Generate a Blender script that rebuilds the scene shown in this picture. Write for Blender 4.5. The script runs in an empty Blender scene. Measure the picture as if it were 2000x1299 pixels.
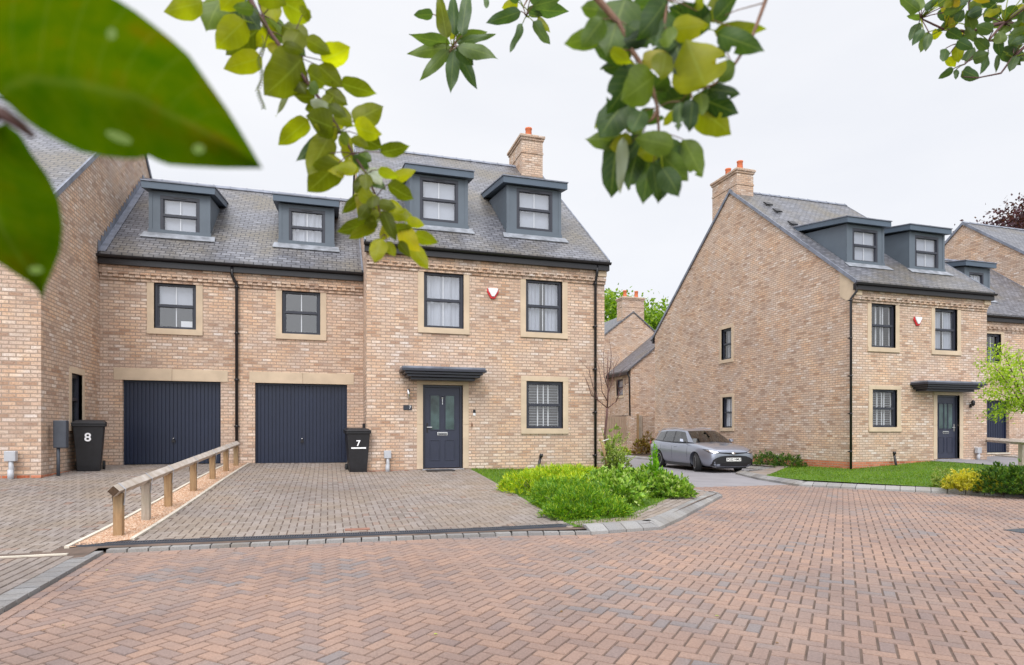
import bpy, bmesh, math, random
from mathutils import Vector, Matrix
R = math.radians
S = bpy.context.scene
COL = S.collection
# ------------------------------------------------------------------ camera
YAW = R(16.7); FPX = 1200.0; CX = 1000.0; HY = 840.0
cam = bpy.data.cameras.new('camera'); camo = bpy.data.objects.new('camera', cam); COL.objects.link(camo)
camo.location = (0, 0, 0); camo.rotation_euler = (R(90), 0, -YAW)
cam.sensor_width = 36; cam.lens = FPX/2000*36; cam.shift_y = (HY-649.5)/2000
cam.clip_start = .02; cam.clip_end = 3000
cam.dof.use_dof = True; cam.dof.focus_distance = 15; cam.dof.aperture_fstop = 4.6
S.camera = camo
# ------------------------------------------------------------------ sky and light (bright overcast)
SUN_EL, SUN_AZ = R(48), R(205)      # azimuth clockwise from +Y
w = bpy.data.worlds.new("World"); S.world = w; w.use_nodes = True
nt = w.node_tree; nt.nodes.clear()
out = nt.nodes.new('ShaderNodeOutputWorld'); bg = nt.nodes.new('ShaderNodeBackground')
sky = nt.nodes.new('ShaderNodeTexSky'); sky.sky_type = 'NISHITA'; sky.sun_disc = False
sky.sun_elevation = SUN_EL; sky.sun_rotation = SUN_AZ
tc = nt.nodes.new('ShaderNodeTexCoord'); mp = nt.nodes.new('ShaderNodeMapping'); mp.inputs['Scale'].default_value = (1.2, 1.2, 4)
nz = nt.nodes.new('ShaderNodeTexNoise'); nz.inputs['Scale'].default_value = 1.6; nz.inputs['Detail'].default_value = 5
cr = nt.nodes.new('ShaderNodeValToRGB'); cr.color_ramp.elements[0].position = .3; cr.color_ramp.elements[1].position = .75
cr.color_ramp.elements[0].color = (7.6, 7.75, 8.2, 1); cr.color_ramp.elements[1].color = (8.5, 8.55, 8.75, 1)
mx = nt.nodes.new('ShaderNodeMixRGB'); mx.inputs[0].default_value = .93
nt.links.new(tc.outputs['Generated'], mp.inputs[0]); nt.links.new(mp.outputs[0], nz.inputs['Vector'])
nt.links.new(nz.outputs['Fac'], cr.inputs[0]); nt.links.new(sky.outputs[0], mx.inputs[1]); nt.links.new(cr.outputs[0], mx.inputs[2])
sdir = Vector((math.sin(SUN_AZ)*math.cos(SUN_EL), math.cos(SUN_AZ)*math.cos(SUN_EL), math.sin(SUN_EL)))
nr = nt.nodes.new('ShaderNodeVectorMath'); nr.operation = 'NORMALIZE'; nt.links.new(tc.outputs['Generated'], nr.inputs[0])
dt = nt.nodes.new('ShaderNodeVectorMath'); dt.operation = 'DOT_PRODUCT'; nt.links.new(nr.outputs[0], dt.inputs[0]); dt.inputs[1].default_value = sdir
r1 = nt.nodes.new('ShaderNodeMapRange'); r1.interpolation_type = 'SMOOTHSTEP'; nt.links.new(dt.outputs['Value'], r1.inputs[0])
r1.inputs[1].default_value = .25; r1.inputs[2].default_value = 1; r1.inputs[3].default_value = 1; r1.inputs[4].default_value = 2.1
sx = nt.nodes.new('ShaderNodeSeparateXYZ'); nt.links.new(nr.outputs[0], sx.inputs[0])
r2 = nt.nodes.new('ShaderNodeMapRange'); r2.interpolation_type = 'SMOOTHSTEP'; nt.links.new(sx.outputs[2], r2.inputs[0])
r2.inputs[1].default_value = .55; r2.inputs[2].default_value = 1; r2.inputs[3].default_value = 1; r2.inputs[4].default_value = 1.7
mm = nt.nodes.new('ShaderNodeMath'); mm.operation = 'MULTIPLY'; nt.links.new(r1.outputs[0], mm.inputs[0]); nt.links.new(r2.outputs[0], mm.inputs[1])
m4 = nt.nodes.new('ShaderNodeMath'); m4.operation = 'MULTIPLY'; nt.links.new(mm.outputs[0], m4.inputs[0]); m4.inputs[1].default_value = .1
nt.links.new(m4.outputs[0], bg.inputs[1]); nt.links.new(mx.outputs[0], bg.inputs[0]); bg.inputs[1].default_value = .1; nt.links.new(bg.outputs[0], out.inputs[0])
sl = bpy.data.lights.new('sun', 'SUN'); sl.energy = 1.4; sl.angle = R(25); sl.color = (1, .96, .9)
so = bpy.data.objects.new('sun', sl); COL.objects.link(so); so.location = (-5, -10, 30)
sd = Vector((math.sin(SUN_AZ)*math.cos(SUN_EL), math.cos(SUN_AZ)*math.cos(SUN_EL), math.sin(SUN_EL)))
so.rotation_euler = sd.to_track_quat('Z', 'Y').to_euler()
S.view_settings.view_transform = 'Standard'; S.view_settings.look = 'None'; S.view_settings.exposure = 0.27
S.view_settings.gamma = 1; S.view_settings.use_curve_mapping = False
S.cycles.max_bounces = 8; S.cycles.transparent_max_bounces = 12
S.cycles.use_adaptive_sampling = True; S.cycles.sample_clamp_indirect = 8
# ------------------------------------------------------------------ helpers: survey of the photograph into metres
FW = Vector((math.sin(YAW), math.cos(YAW), 0)); RT = Vector((math.cos(YAW), -math.sin(YAW), 0)); UP = Vector((0, 0, 1))
def ray(px, py): return FW + RT*((px-CX)/FPX) + UP*((HY-py)/FPX)
def PD(px, py, d): return ray(px, py)*d                       # at forward depth d
def PZ(px, py, z): r = ray(px, py); return r*(z/r.z)          # on level z
def PY(px, py, Y): r = ray(px, py); return r*(Y/r.y)          # on plane y = Y
def PX(px, py, X): r = ray(px, py); return r*(X/r.x)
# ------------------------------------------------------------------ materials
def nmat(name):
    m = bpy.data.materials.new(name); m.use_nodes = True; n = m.node_tree
    b = n.nodes['Principled BSDF']; return m, n, b
def N(n, t, **k):
    x = n.nodes.new(t)
    for a, v in k.items():
        if isinstance(v, (int, float, tuple, list)) and a in x.inputs: x.inputs[a].default_value = v
        else: setattr(x, a, v)
    return x
def L(n, a, b): n.links.new(a, b)
def ramp(n, src, stops, interp='LINEAR'):
    c = n.nodes.new('ShaderNodeValToRGB'); c.color_ramp.interpolation = interp
    e = c.color_ramp.elements
    while len(e) < len(stops): e.new(.5)
    for i, (p, col) in enumerate(stops):
        e[i].position = p; e[i].color = (*col, 1) if len(col) == 3 else col
    L(n, src, c.inputs[0]); return c
def mix(n, fac, a, b, mode='MIX'):
    m = n.nodes.new('ShaderNodeMixRGB'); m.blend_type = mode
    for i, v in ((0, fac), (1, a), (2, b)):
        if hasattr(v, 'links'): L(n, v, m.inputs[i])
        elif isinstance(v, (int, float)): m.inputs[i].default_value = v
        else: m.inputs[i].default_value = (*v, 1)
    return m.outputs[0]
def bump(n, b, h, strength=.3, dist=.01):
    x = n.nodes.new('ShaderNodeBump'); x.inputs['Strength'].default_value = strength; x.inputs['Distance'].default_value = dist
    L(n, h, x.inputs['Height']); L(n, x.outputs[0], b.inputs['Normal'])
def noise(n, scale, detail=3, vec=None, rough=.5):
    x = n.nodes.new('ShaderNodeTexNoise'); x.inputs['Scale'].default_value = scale; x.inputs['Detail'].default_value = detail; x.inputs['Roughness'].default_value = rough
    if vec is not None: L(n, vec, x.inputs['Vector'])
    return x.outputs['Fac']
def objco(n): return n.nodes.new('ShaderNodeTexCoord').outputs['Object']
def geopos(n): return n.nodes.new('ShaderNodeNewGeometry').outputs['Position']
def plain(name, col, rough=.6, metal=0, var=.12, scale=8, bmp=0, spec=.5):
    m, n, b = nmat(name)
    f = noise(n, scale, 4, geopos(n))
    d = tuple(c*(1-var) for c in col); u = tuple(min(1, c*(1+var)) for c in col)
    c = ramp(n, f, [(.3, d), (.7, u)]); L(n, c.outputs[0], b.inputs['Base Color'])
    b.inputs['Roughness'].default_value = rough; b.inputs['Metallic'].default_value = metal
    b.inputs['Specular IOR Level'].default_value = spec
    if bmp: bump(n, b, noise(n, scale*8, 3, geopos(n)), bmp, .004)
    return m
def brick_mat(name, stops, mortar, bw=.225, rh=.075, ms=.011, white=.5, rough=.85, bstr=.5, tint=None):
    m, n, b = nmat(name)
    uv = n.nodes.new('ShaderNodeUVMap').outputs[0]
    t = n.nodes.new('ShaderNodeTexBrick'); L(n, uv, t.inputs['Vector'])
    t.inputs['Color1'].default_value = (0, 0, 0, 1); t.inputs['Color2'].default_value = (1, 1, 1, 1); t.inputs['Mortar'].default_value = (0, 0, 0, 1)
    t.inputs['Scale'].default_value = 1; t.inputs['Brick Width'].default_value = bw; t.inputs['Row Height'].default_value = rh
    t.inputs['Mortar Size'].default_value = ms; t.inputs['Mortar Smooth'].default_value = .15; t.inputs['Bias'].default_value = 0
    c = ramp(n, t.outputs['Color'], stops)
    big = noise(n, .8, 3, geopos(n)); mid = noise(n, 3.2, 4, geopos(n)); fine = noise(n, 30, 3, geopos(n))
    # stronger brown patches and lime-white patches that follow single bricks
    # brick random + patch noise > threshold -> white
    add = N(n, 'ShaderNodeMath', operation='ADD'); L(n, t.outputs['Color'], add.inputs[0]); L(n, mid, add.inputs[1])
    wt = ramp(n, add.outputs[0], [(0, (0, 0, 0)), (.66, (0, 0, 0)), (.76, (1, 1, 1))])
    add.use_clamp = False
    sc = N(n, 'ShaderNodeMath', operation='MULTIPLY'); L(n, add.outputs[0], sc.inputs[0]); sc.inputs[1].default_value = .5
    L(n, sc.outputs[0], wt.inputs[0])
    hv = ramp(n, big, [(.35, (.97, .94, .92)), (.65, (1.14, 1.12, 1.10))])
    c1 = mix(n, 1, c.outputs[0], hv.outputs[0], 'MULTIPLY')
    f2 = N(n, 'ShaderNodeMath', operation='MULTIPLY'); L(n, wt.outputs[0], f2.inputs[0]); f2.inputs[1].default_value = white
    c2 = mix(n, f2.outputs[0], c1, (.74, .66, .60))
    fv = ramp(n, fine, [(.3, (.72, .68, .65)), (.5, (1.02, 1.02, 1.02)), (.7, (1.16, 1.16, 1.17))])
    c3 = mix(n, 1, c2, fv.outputs[0], 'MULTIPLY')
    pk = ramp(n, noise(n, 1.7, 4, geopos(n), .6), [(.36, (1.06, .98, .88)), (.5, (.99, .99, .99)), (.64, (.94, .99, 1.06))]); c3 = mix(n, 1, c3, pk.outputs[0], 'MULTIPLY'); c4 = mix(n, t.outputs['Fac'], c3, mortar)
    L(n, c4, b.inputs['Base Color']); b.inputs['Roughness'].default_value = rough
    inv = N(n, 'ShaderNodeMath', operation='SUBTRACT'); inv.inputs[0].default_value = 1; L(n, t.outputs['Fac'], inv.inputs[1])
    ad = N(n, 'ShaderNodeMath', operation='ADD'); L(n, inv.outputs[0], ad.inputs[0])
    f3 = N(n, 'ShaderNodeMath', operation='MULTIPLY'); L(n, fine, f3.inputs[0]); f3.inputs[1].default_value = .4; L(n, f3.outputs[0], ad.inputs[1])
    bump(n, b, ad.outputs[0], bstr, .012)
    return m
M = {}
M['brick'] = brick_mat('buff_brick', [(0, (.35, .23, .165)), (.14, (.46, .33, .25)), (.32, (.56, .425, .33)), (.5, (.53, .375, .28)), (.68, (.57, .445, .35)), (.85, (.51, .38, .295)), (1, (.60, .48, .385))], (.335, .25, .195), white=.5)  # mortar colour also darkened to paint in shade in the joints
M['redbrick'] = brick_mat('red_brick', [(0, (.36, .10, .045)), (.5, (.46, .15, .075)), (1, (.52, .20, .11))], (.36, .24, .17), white=.0)
def slate_mat():
    m, n, b = nmat('slate')
    uv = n.nodes.new('ShaderNodeUVMap').outputs[0]
    t = n.nodes.new('ShaderNodeTexBrick'); L(n, uv, t.inputs['Vector'])
    t.inputs['Color1'].default_value = (0, 0, 0, 1); t.inputs['Color2'].default_value = (1, 1, 1, 1); t.inputs['Mortar'].default_value = (0, 0, 0, 1)
    t.inputs['Scale'].default_value = 1; t.inputs['Brick Width'].default_value = .22; t.inputs['Row Height'].default_value = .13
    t.inputs['Mortar Size'].default_value = .011; t.inputs['Mortar Smooth'].default_value = .1
    c = ramp(n, t.outputs['Color'], [(0, (.095, .097, .115)), (.5, (.135, .137, .158)), (1, (.18, .182, .205))])
    moss = ramp(n, noise(n, .55, 5, geopos(n), .6), [(.44, (0, 0, 0)), (.64, (.8, .8, .8))])
    c1 = mix(n, moss.outputs[0], c.outputs[0], (.145, .12, .08))
    st = ramp(n, noise(n, 9, 4, geopos(n)), [(.3, (.8, .8, .8)), (.7, (1.2, 1.2, 1.2))])
    c2 = mix(n, 1, c1, st.outputs[0], 'MULTIPLY')
    c3 = mix(n, t.outputs['Fac'], c2, (.03, .03, .035))
    L(n, c3, b.inputs['Base Color']); b.inputs['Roughness'].default_value = .42
    inv = N(n, 'ShaderNodeMath', operation='SUBTRACT'); inv.inputs[0].default_value = 1; L(n, t.outputs['Fac'], inv.inputs[1])
    # each slate tilts: height falls towards its head
    sep = n.nodes.new('ShaderNodeSeparateXYZ'); L(n, uv, sep.inputs[0])
    dv = N(n, 'ShaderNodeMath', operation='DIVIDE'); L(n, sep.outputs[1], dv.inputs[0]); dv.inputs[1].default_value = .13
    fr = N(n, 'ShaderNodeMath', operation='FRACT'); L(n, dv.outputs[0], fr.inputs[0])
    sb = N(n, 'ShaderNodeMath', operation='SUBTRACT'); L(n, inv.outputs[0], sb.inputs[0]); L(n, fr.outputs[0], sb.inputs[1])
    bump(n, b, sb.outputs[0], .6, .012)
    return m
M['slate'] = slate_mat()
M['stone'] = plain('sandstone', (.55, .435, .315), .85, var=.10, scale=3, bmp=.25)
M['anthra'] = plain('anthracite_frame', (.026, .029, .043), .35, var=.08)
M['door'] = plain('door_paint', (.026, .031, .056), .4, var=.06)
M['garage'] = plain('garage_paint', (.009, .016, .041), .42, var=.10, scale=2)
M['clad'] = plain('dormer_cladding', (.10, .125, .155), .6, var=.08, scale=2)
M['cladroof'] = plain('dormer_fascia', (.075, .105, .145), .5, var=.08, scale=2)
M['black'] = plain('black_plastic', (.012, .011, .014), .38, var=.1)
M['lead'] = plain('lead_sheet', (.235, .25, .28), .55, var=.35, scale=5, bmp=.4)
M['leaddark'] = plain('lead_dark', (.17, .185, .23), .5, var=.3, scale=4)
M['terra'] = plain('terracotta', (.62, .17, .075), .8, var=.1)
M['white'] = plain('white_plastic', (.78, .78, .80), .45, var=.03)
M['red'] = plain('red_plastic', (.6, .02, .03), .4, var=.05)
M['greyplastic'] = plain('grey_plastic', (.42, .43, .46), .5, var=.08)
M['greybox'] = plain('grey_box', (.05, .058, .075), .5, var=.1)
M['binplastic'] = plain('bin_plastic', (.012, .012, .015), .45, var=.2, scale=12)
M['tyre'] = plain('tyre', (.018, .018, .019), .85)
M['chrome'] = plain('chrome', (.7, .7, .72), .2, metal=1, var=.02)
M['lettering'] = plain('white_letter', (.85, .85, .87), .6, var=.03)
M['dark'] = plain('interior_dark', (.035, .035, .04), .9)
M['blind'] = plain('white_blind', (.38, .40, .46), .7, var=.02)
M['slat'] = plain('slat', (.50, .51, .54), .6, var=.03)
M['soil'] = plain('soil', (.07, .045, .03), .95, var=.4, scale=10, bmp=.6)
M['concrete'] = plain('concrete_edging', (.55, .50, .42), .9, var=.15, scale=6, bmp=.3)
M['bark'] = plain('bark', (.11, .075, .055), .9, var=.3, scale=20, bmp=.5)
M['twig'] = plain('twig', (.10, .045, .04), .7, var=.3, scale=30)
M['twigbrown'] = plain('twig_brown', (.19, .10, .06), .7, var=.3, scale=60)
M['plate'] = plain('number_plate', (.8, .8, .78), .4, var=.02)
M['mat'] = plain('doormat', (.045, .04, .04), .95, var=.3, scale=20)
def wood_mat(name, a, c):
    m, n, b = nmat(name); o = geopos(n)
    mp = n.nodes.new('ShaderNodeMapping'); mp.inputs['Scale'].default_value = (14, 14, 1.6); L(n, o, mp.inputs[0])
    f = noise(n, 2.2, 6, mp.outputs[0], .65); r = ramp(n, f, [(.3, a), (.7, c)])
    gr = ramp(n, noise(n, 2.5, 3, o), [(.45, (0, 0, 0)), (.8, (.5, .5, .5))])
    L(n, mix(n, gr.outputs[0], r.outputs[0], (.20, .19, .12)), b.inputs['Base Color']); b.inputs['Roughness'].default_value = .85
    bump(n, b, f, .4, .006); return m
M['wood'] = wood_mat('timber', (.22, .125, .06), (.42, .27, .14))
M['woodgrey'] = wood_mat('weathered_timber', (.30, .24, .19), (.44, .38, .32))
M['fencewood'] = wood_mat('fence_wood', (.26, .17, .12), (.42, .31, .23))
def rail_mat():
    m, n, b = nmat('weathered_rail'); f = noise(n, 6, 6, geopos(n), .6)
    r = ramp(n, f, [(.3, (.36, .30, .24)), (.7, (.54, .49, .45))]); L(n, r.outputs[0], b.inputs['Base Color']); b.inputs['Roughness'].default_value = .85
    bump(n, b, noise(n, 40, 3, geopos(n)), .3, .004); return m
M['rail'] = rail_mat()
M['endgrain'] = plain('end_grain', (.07, .04, .022), .9, var=.3, scale=30)
def paver(name, stops, patch, pcol, rough=.8, grey=None):
    m, n, b = nmat(name)
    g = n.nodes.new('ShaderNodeNewGeometry')
    c = ramp(n, g.outputs['Random Per Island'], stops)
    f1 = ramp(n, noise(n, patch, 5, g.outputs['Position'], .6), [(.44, (0, 0, 0)), (.66, (.6, .6, .6))])
    c1 = mix(n, f1.outputs[0], c.outputs[0], pcol)
    if grey:      # grey blocks come in loose drifts, as they were laid from the packs
        w1 = N(n, 'ShaderNodeMath', operation='MULTIPLY_ADD'); L(n, noise(n, .55, 2, g.outputs['Position']), w1.inputs[0]); w1.inputs[1].default_value = 2.2; L(n, g.outputs['Random Per Island'], w1.inputs[2])
        w2 = N(n, 'ShaderNodeMath', operation='MULTIPLY'); L(n, w1.outputs[0], w2.inputs[0]); w2.inputs[1].default_value = .4
        gr = ramp(n, w2.outputs[0], [(.80, (0, 0, 0)), (.90, (.85, .85, .85))]); c1 = mix(n, gr.outputs[0], c1, grey)
    f2 = ramp(n, noise(n, 70, 3, g.outputs['Position']), [(.3, (.82, .82, .82)), (.7, (1.15, 1.15, 1.15))])
    f3 = ramp(n, noise(n, .45, 5, g.outputs['Position'], .6), [(.32, (.76, .76, .78)), (.5, (.98, .98, .98)), (.66, (1.10, 1.09, 1.07))])
    c2 = mix(n, 1, mix(n, 1, c1, f2.outputs[0], 'MULTIPLY'), f3.outputs[0], 'MULTIPLY')
    L(n, c2, b.inputs['Base Color']); b.inputs['Roughness'].default_value = rough
    bump(n, b, noise(n, 120, 3, g.outputs['Position']), .35, .003)
    return m
M['redpaver'] = paver('red_paver', [(0, (.215, .16, .145)), (.2, (.245, .168, .138)), (.5, (.28, .186, .147)), (.8, (.31, .20, .15)), (1, (.255, .172, .142))], 1.1, (.225, .17, .148), grey=(.185, .165, .165))
M['greypaver'] = paver('grey_paver', [(0, (.21, .175, .15)), (.5, (.255, .215, .19)), (.95, (.29, .25, .225)), (1, (.23, .15, .115))], .9, (.20, .15, .105))
M['bluepaver'] = paver('kerb_block', [(0, (.20, .195, .195)), (1, (.29, .285, .28))], 1.5, (.20, .175, .145))
M['joint'] = plain('joint_sand', (.115, .08, .062), .95, var=.35, scale=5)
M['tarmac'] = plain('tarmac', (.235, .225, .24), .85, var=.10, scale=1.5, bmp=.4)
M['farground'] = plain('far_ground', (.10, .12, .06), .95, var=.3, scale=.3)
def gravel_mat():
    m, n, b = nmat('gravel'); g = geopos(n)
    v = n.nodes.new('ShaderNodeTexVoronoi'); v.inputs['Scale'].default_value = 60; L(n, g, v.inputs['Vector'])
    sp = n.nodes.new('ShaderNodeSeparateXYZ'); L(n, v.outputs['Color'], sp.inputs[0])
    r = ramp(n, sp.outputs[0], [(0, (.34, .17, .09)), (.4, (.50, .30, .18)), (.8, (.60, .42, .30)), (1, (.70, .58, .46))])
    L(n, r.outputs[0], b.inputs['Base Color']); b.inputs['Roughness'].default_value = .9; bump(n, b, v.outputs['Distance'], -.9, .02); return m
M['gravel'] = gravel_mat()
M['pebble'] = paver('pebble', [(0, (.36, .17, .09)), (.4, (.52, .31, .19)), (.8, (.62, .44, .31)), (1, (.72, .60, .48))], 3, (.45, .30, .2))
def veins(n, src, amt=.35):
    uv = n.nodes.new('ShaderNodeUVMap'); uv.uv_map = 'leaf'; sp = n.nodes.new('ShaderNodeSeparateXYZ'); L(n, uv.outputs[0], sp.inputs[0])
    def m(op, a, b=None):
        x = N(n, 'ShaderNodeMath', operation=op)
        for i, v in enumerate((a, b)):
            if v is None: continue
            if hasattr(v, 'links'): L(n, v, x.inputs[i])
            else: x.inputs[i].default_value = v
        return x.outputs[0]
    au = m('ABSOLUTE', sp.outputs[0]); mid = ramp(n, au, [(.0, (1, 1, 1)), (.09, (0, 0, 0))])
    ph = m('FRACT', m('SUBTRACT', m('MULTIPLY', sp.outputs[1], 7.0), m('MULTIPLY', au, 1.6)))
    sd_ = m('ABSOLUTE', m('SUBTRACT', ph, .5)); side = ramp(n, sd_, [(.0, (.55, .55, .55)), (.07, (0, 0, 0))])
    tot = m('MULTIPLY', m('MAXIMUM', mid.outputs[0], side.outputs[0]), amt)
    return mix(n, tot, src, (.34, .42, .12))
def leaf_mat(name, stops, trans=.45, rough=.45, hue=None, scale=3, vein=0):
    m, n, b = nmat(name); g = n.nodes.new('ShaderNodeNewGeometry')
    c = ramp(n, g.outputs['Random Per Island'], stops)
    f = ramp(n, noise(n, scale, 4, g.outputs['Position']), [(.3, (.72, .75, .7)), (.7, (1.22, 1.2, 1.2))])
    cc = mix(n, 1, c.outputs[0], f.outputs[0], 'MULTIPLY')
    if vein: cc = veins(n, cc, vein)
    L(n, cc, b.inputs['Base Color']); b.inputs['Roughness'].default_value = rough
    b.inputs['Specular IOR Level'].default_value = .35
    tr = n.nodes.new('ShaderNodeBsdfTranslucent')
    L(n, mix(n, 1, cc, (1.95, 2.1, .55), 'MULTIPLY'), tr.inputs[0])
    ms = n.nodes.new('ShaderNodeMixShader'); ms.inputs[0].default_value = trans
    L(n, b.outputs[0], ms.inputs[1]); L(n, tr.outputs[0], ms.inputs[2]); L(n, ms.outputs[0], n.nodes['Material Output'].inputs[0])
    return m
M['leaf_lime'] = leaf_mat('lime_leaf', [(0, (.07, .09, .005)), (.3, (.14, .165, .006)), (.6, (.24, .265, .006)), (.8, (.33, .33, .008)), (.95, (.27, .31, .012)), (1, (.45, .38, .02))], .6, scale=25, vein=.3)
M['leaf_dark'] = leaf_mat('dark_leaf', [(0, (.022, .05, .018)), (.5, (.06, .115, .03)), (.85, (.13, .19, .03)), (1, (.30, .27, .03))], .45, scale=30, vein=.3)
M['leaf_mid'] = leaf_mat('mid_leaf', [(0, (.04, .085, .035)), (.5, (.075, .125, .05)), (.9, (.14, .20, .04)), (1, (.42, .30, .02))], .4, scale=12, vein=.25)
def bigleaf_mat():
    m, n, b = nmat('broad_leaf'); g = geopos(n)
    f = ramp(n, noise(n, 30, 6, g, .65), [(.3, (.04, .12, .001)), (.55, (.09, .16, .001)), (.72, (.15, .14, .001))])
    class _f: outputs = [veins(n, f.outputs[0], .12)]
    f = _f
    L(n, f.outputs[0], b.inputs['Base Color']); b.inputs['Roughness'].default_value = .6; b.inputs['Specular IOR Level'].default_value = 0
    tr = n.nodes.new('ShaderNodeBsdfTranslucent'); L(n, mix(n, 1, f.outputs[0], (1.5, 1.5, .5), 'MULTIPLY'), tr.inputs[0])
    ms = n.nodes.new('ShaderNodeMixShader'); ms.inputs[0].default_value = .6
    L(n, b.outputs[0], ms.inputs[1]); L(n, tr.outputs[0], ms.inputs[2]); L(n, ms.outputs[0], n.nodes['Material Output'].inputs[0]); return m
M['bigleaf'] = bigleaf_mat()
M['leafspot'] = plain('leaf_spot', (.10, .17, .012), .7)
M['silver'] = leaf_mat('silver_leaf', [(0, (.25, .29, .22)), (1, (.36, .40, .33))], .3)
M['gold'] = leaf_mat('golden_foliage', [(0, (.10, .24, .008)), (.4, (.27, .42, .012)), (.8, (.43, .53, .02)), (1, (.60, .56, .03))], .18, scale=6)
M['juniper'] = leaf_mat('green_conifer', [(0, (.035, .13, .008)), (.45, (.11, .25, .01)), (.8, (.21, .35, .012)), (1, (.34, .42, .03))], .18, scale=5)
M['laurel'] = leaf_mat('green_shrub', [(0, (.07, .16, .02)), (.4, (.17, .31, .03)), (.8, (.30, .44, .06)), (1, (.44, .50, .20))], .2, scale=5)
M['vivid'] = leaf_mat('vivid_shoot', [(0, (.09, .24, .01)), (1, (.20, .38, .02))], .4)
M['euony'] = leaf_mat('yellow_shrub', [(0, (.28, .29, .02)), (.5, (.52, .45, .03)), (1, (.66, .60, .14))], .3)
M['varieg'] = leaf_mat('variegated_shrub', [(0, (.12, .20, .04)), (.6, (.26, .34, .07)), (1, (.50, .54, .26))], .3)
M['bushdark'] = leaf_mat('dark_shrub', [(0, (.02, .06, .012)), (.6, (.06, .14, .02)), (1, (.17, .24, .04))], .3)
M['brownshrub'] = leaf_mat('brown_shrub', [(0, (.14, .08, .03)), (.6, (.24, .13, .05)), (1, (.22, .24, .04))], .3)
M['treegreen'] = leaf_mat('tree_green', [(0, (.08, .16, .015)), (.6, (.16, .26, .02)), (1, (.26, .36, .04))], .4, scale=1)
M['treepurple'] = leaf_mat('tree_purple', [(0, (.035, .012, .02)), (.6, (.07, .025, .04)), (1, (.12, .05, .07))], .3, scale=1)
M['maple'] = leaf_mat('maple_leaf', [(0, (.16, .26, .02)), (.5, (.27, .38, .03)), (1, (.42, .50, .08))], .45, scale=2)
M['grass'] = leaf_mat('grass_blade', [(0, (.065, .15, .007)), (.6, (.12, .22, .009)), (1, (.20, .27, .018))], .3, scale=1.2)
M['turf'] = plain('turf', (.07, .14, .008), .95, var=.35, scale=6, bmp=.6)
def glass_mat(name, tint=(.93, .95, .97), refl=.2):
    m, n, b = nmat(name); n.nodes.remove(b)
    tr = n.nodes.new('ShaderNodeBsdfTransparent'); tr.inputs[0].default_value = (*tint, 1)
    gl = n.nodes.new('ShaderNodeBsdfGlossy'); gl.inputs['Roughness'].default_value = .02
    lw = n.nodes.new('ShaderNodeLayerWeight'); lw.inputs[0].default_value = .5
    pw = N(n, 'ShaderNodeMath', operation='POWER'); L(n, lw.outputs['Facing'], pw.inputs[0]); pw.inputs[1].default_value = 4
    mr = N(n, 'ShaderNodeMath', operation='MULTIPLY_ADD'); L(n, pw.outputs[0], mr.inputs[0]); mr.inputs[1].default_value = 1-refl; mr.inputs[2].default_value = refl
    ms = n.nodes.new('ShaderNodeMixShader'); L(n, mr.outputs[0], ms.inputs[0]); L(n, tr.outputs[0], ms.inputs[1]); L(n, gl.outputs[0], ms.inputs[2])
    L(n, ms.outputs[0], n.nodes['Material Output'].inputs[0]); return m
M['glass'] = glass_mat('window_glass', refl=.17)
M['carglass'] = glass_mat('car_glass', (.22, .26, .27), .16)
M['doorglass'] = plain('obscured_glass', (.05, .085, .085), .12, var=.6, scale=3)
def carpaint():
    m, n, b = nmat('grey_car_paint'); b.inputs['Base Color'].default_value = (.29, .315, .385, 1)
    b.inputs['Metallic'].default_value = .6; b.inputs['Roughness'].default_value = .30
    b.inputs['Coat Weight'].default_value = 1; b.inputs['Coat Roughness'].default_value = .05
    g = geopos(n); bump(n, b, noise(n, 400, 1, g), .03, .001); return m
M['paint'] = carpaint()
M['alloy'] = plain('alloy_wheel', (.42, .43, .45), .35, var=.05)
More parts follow.
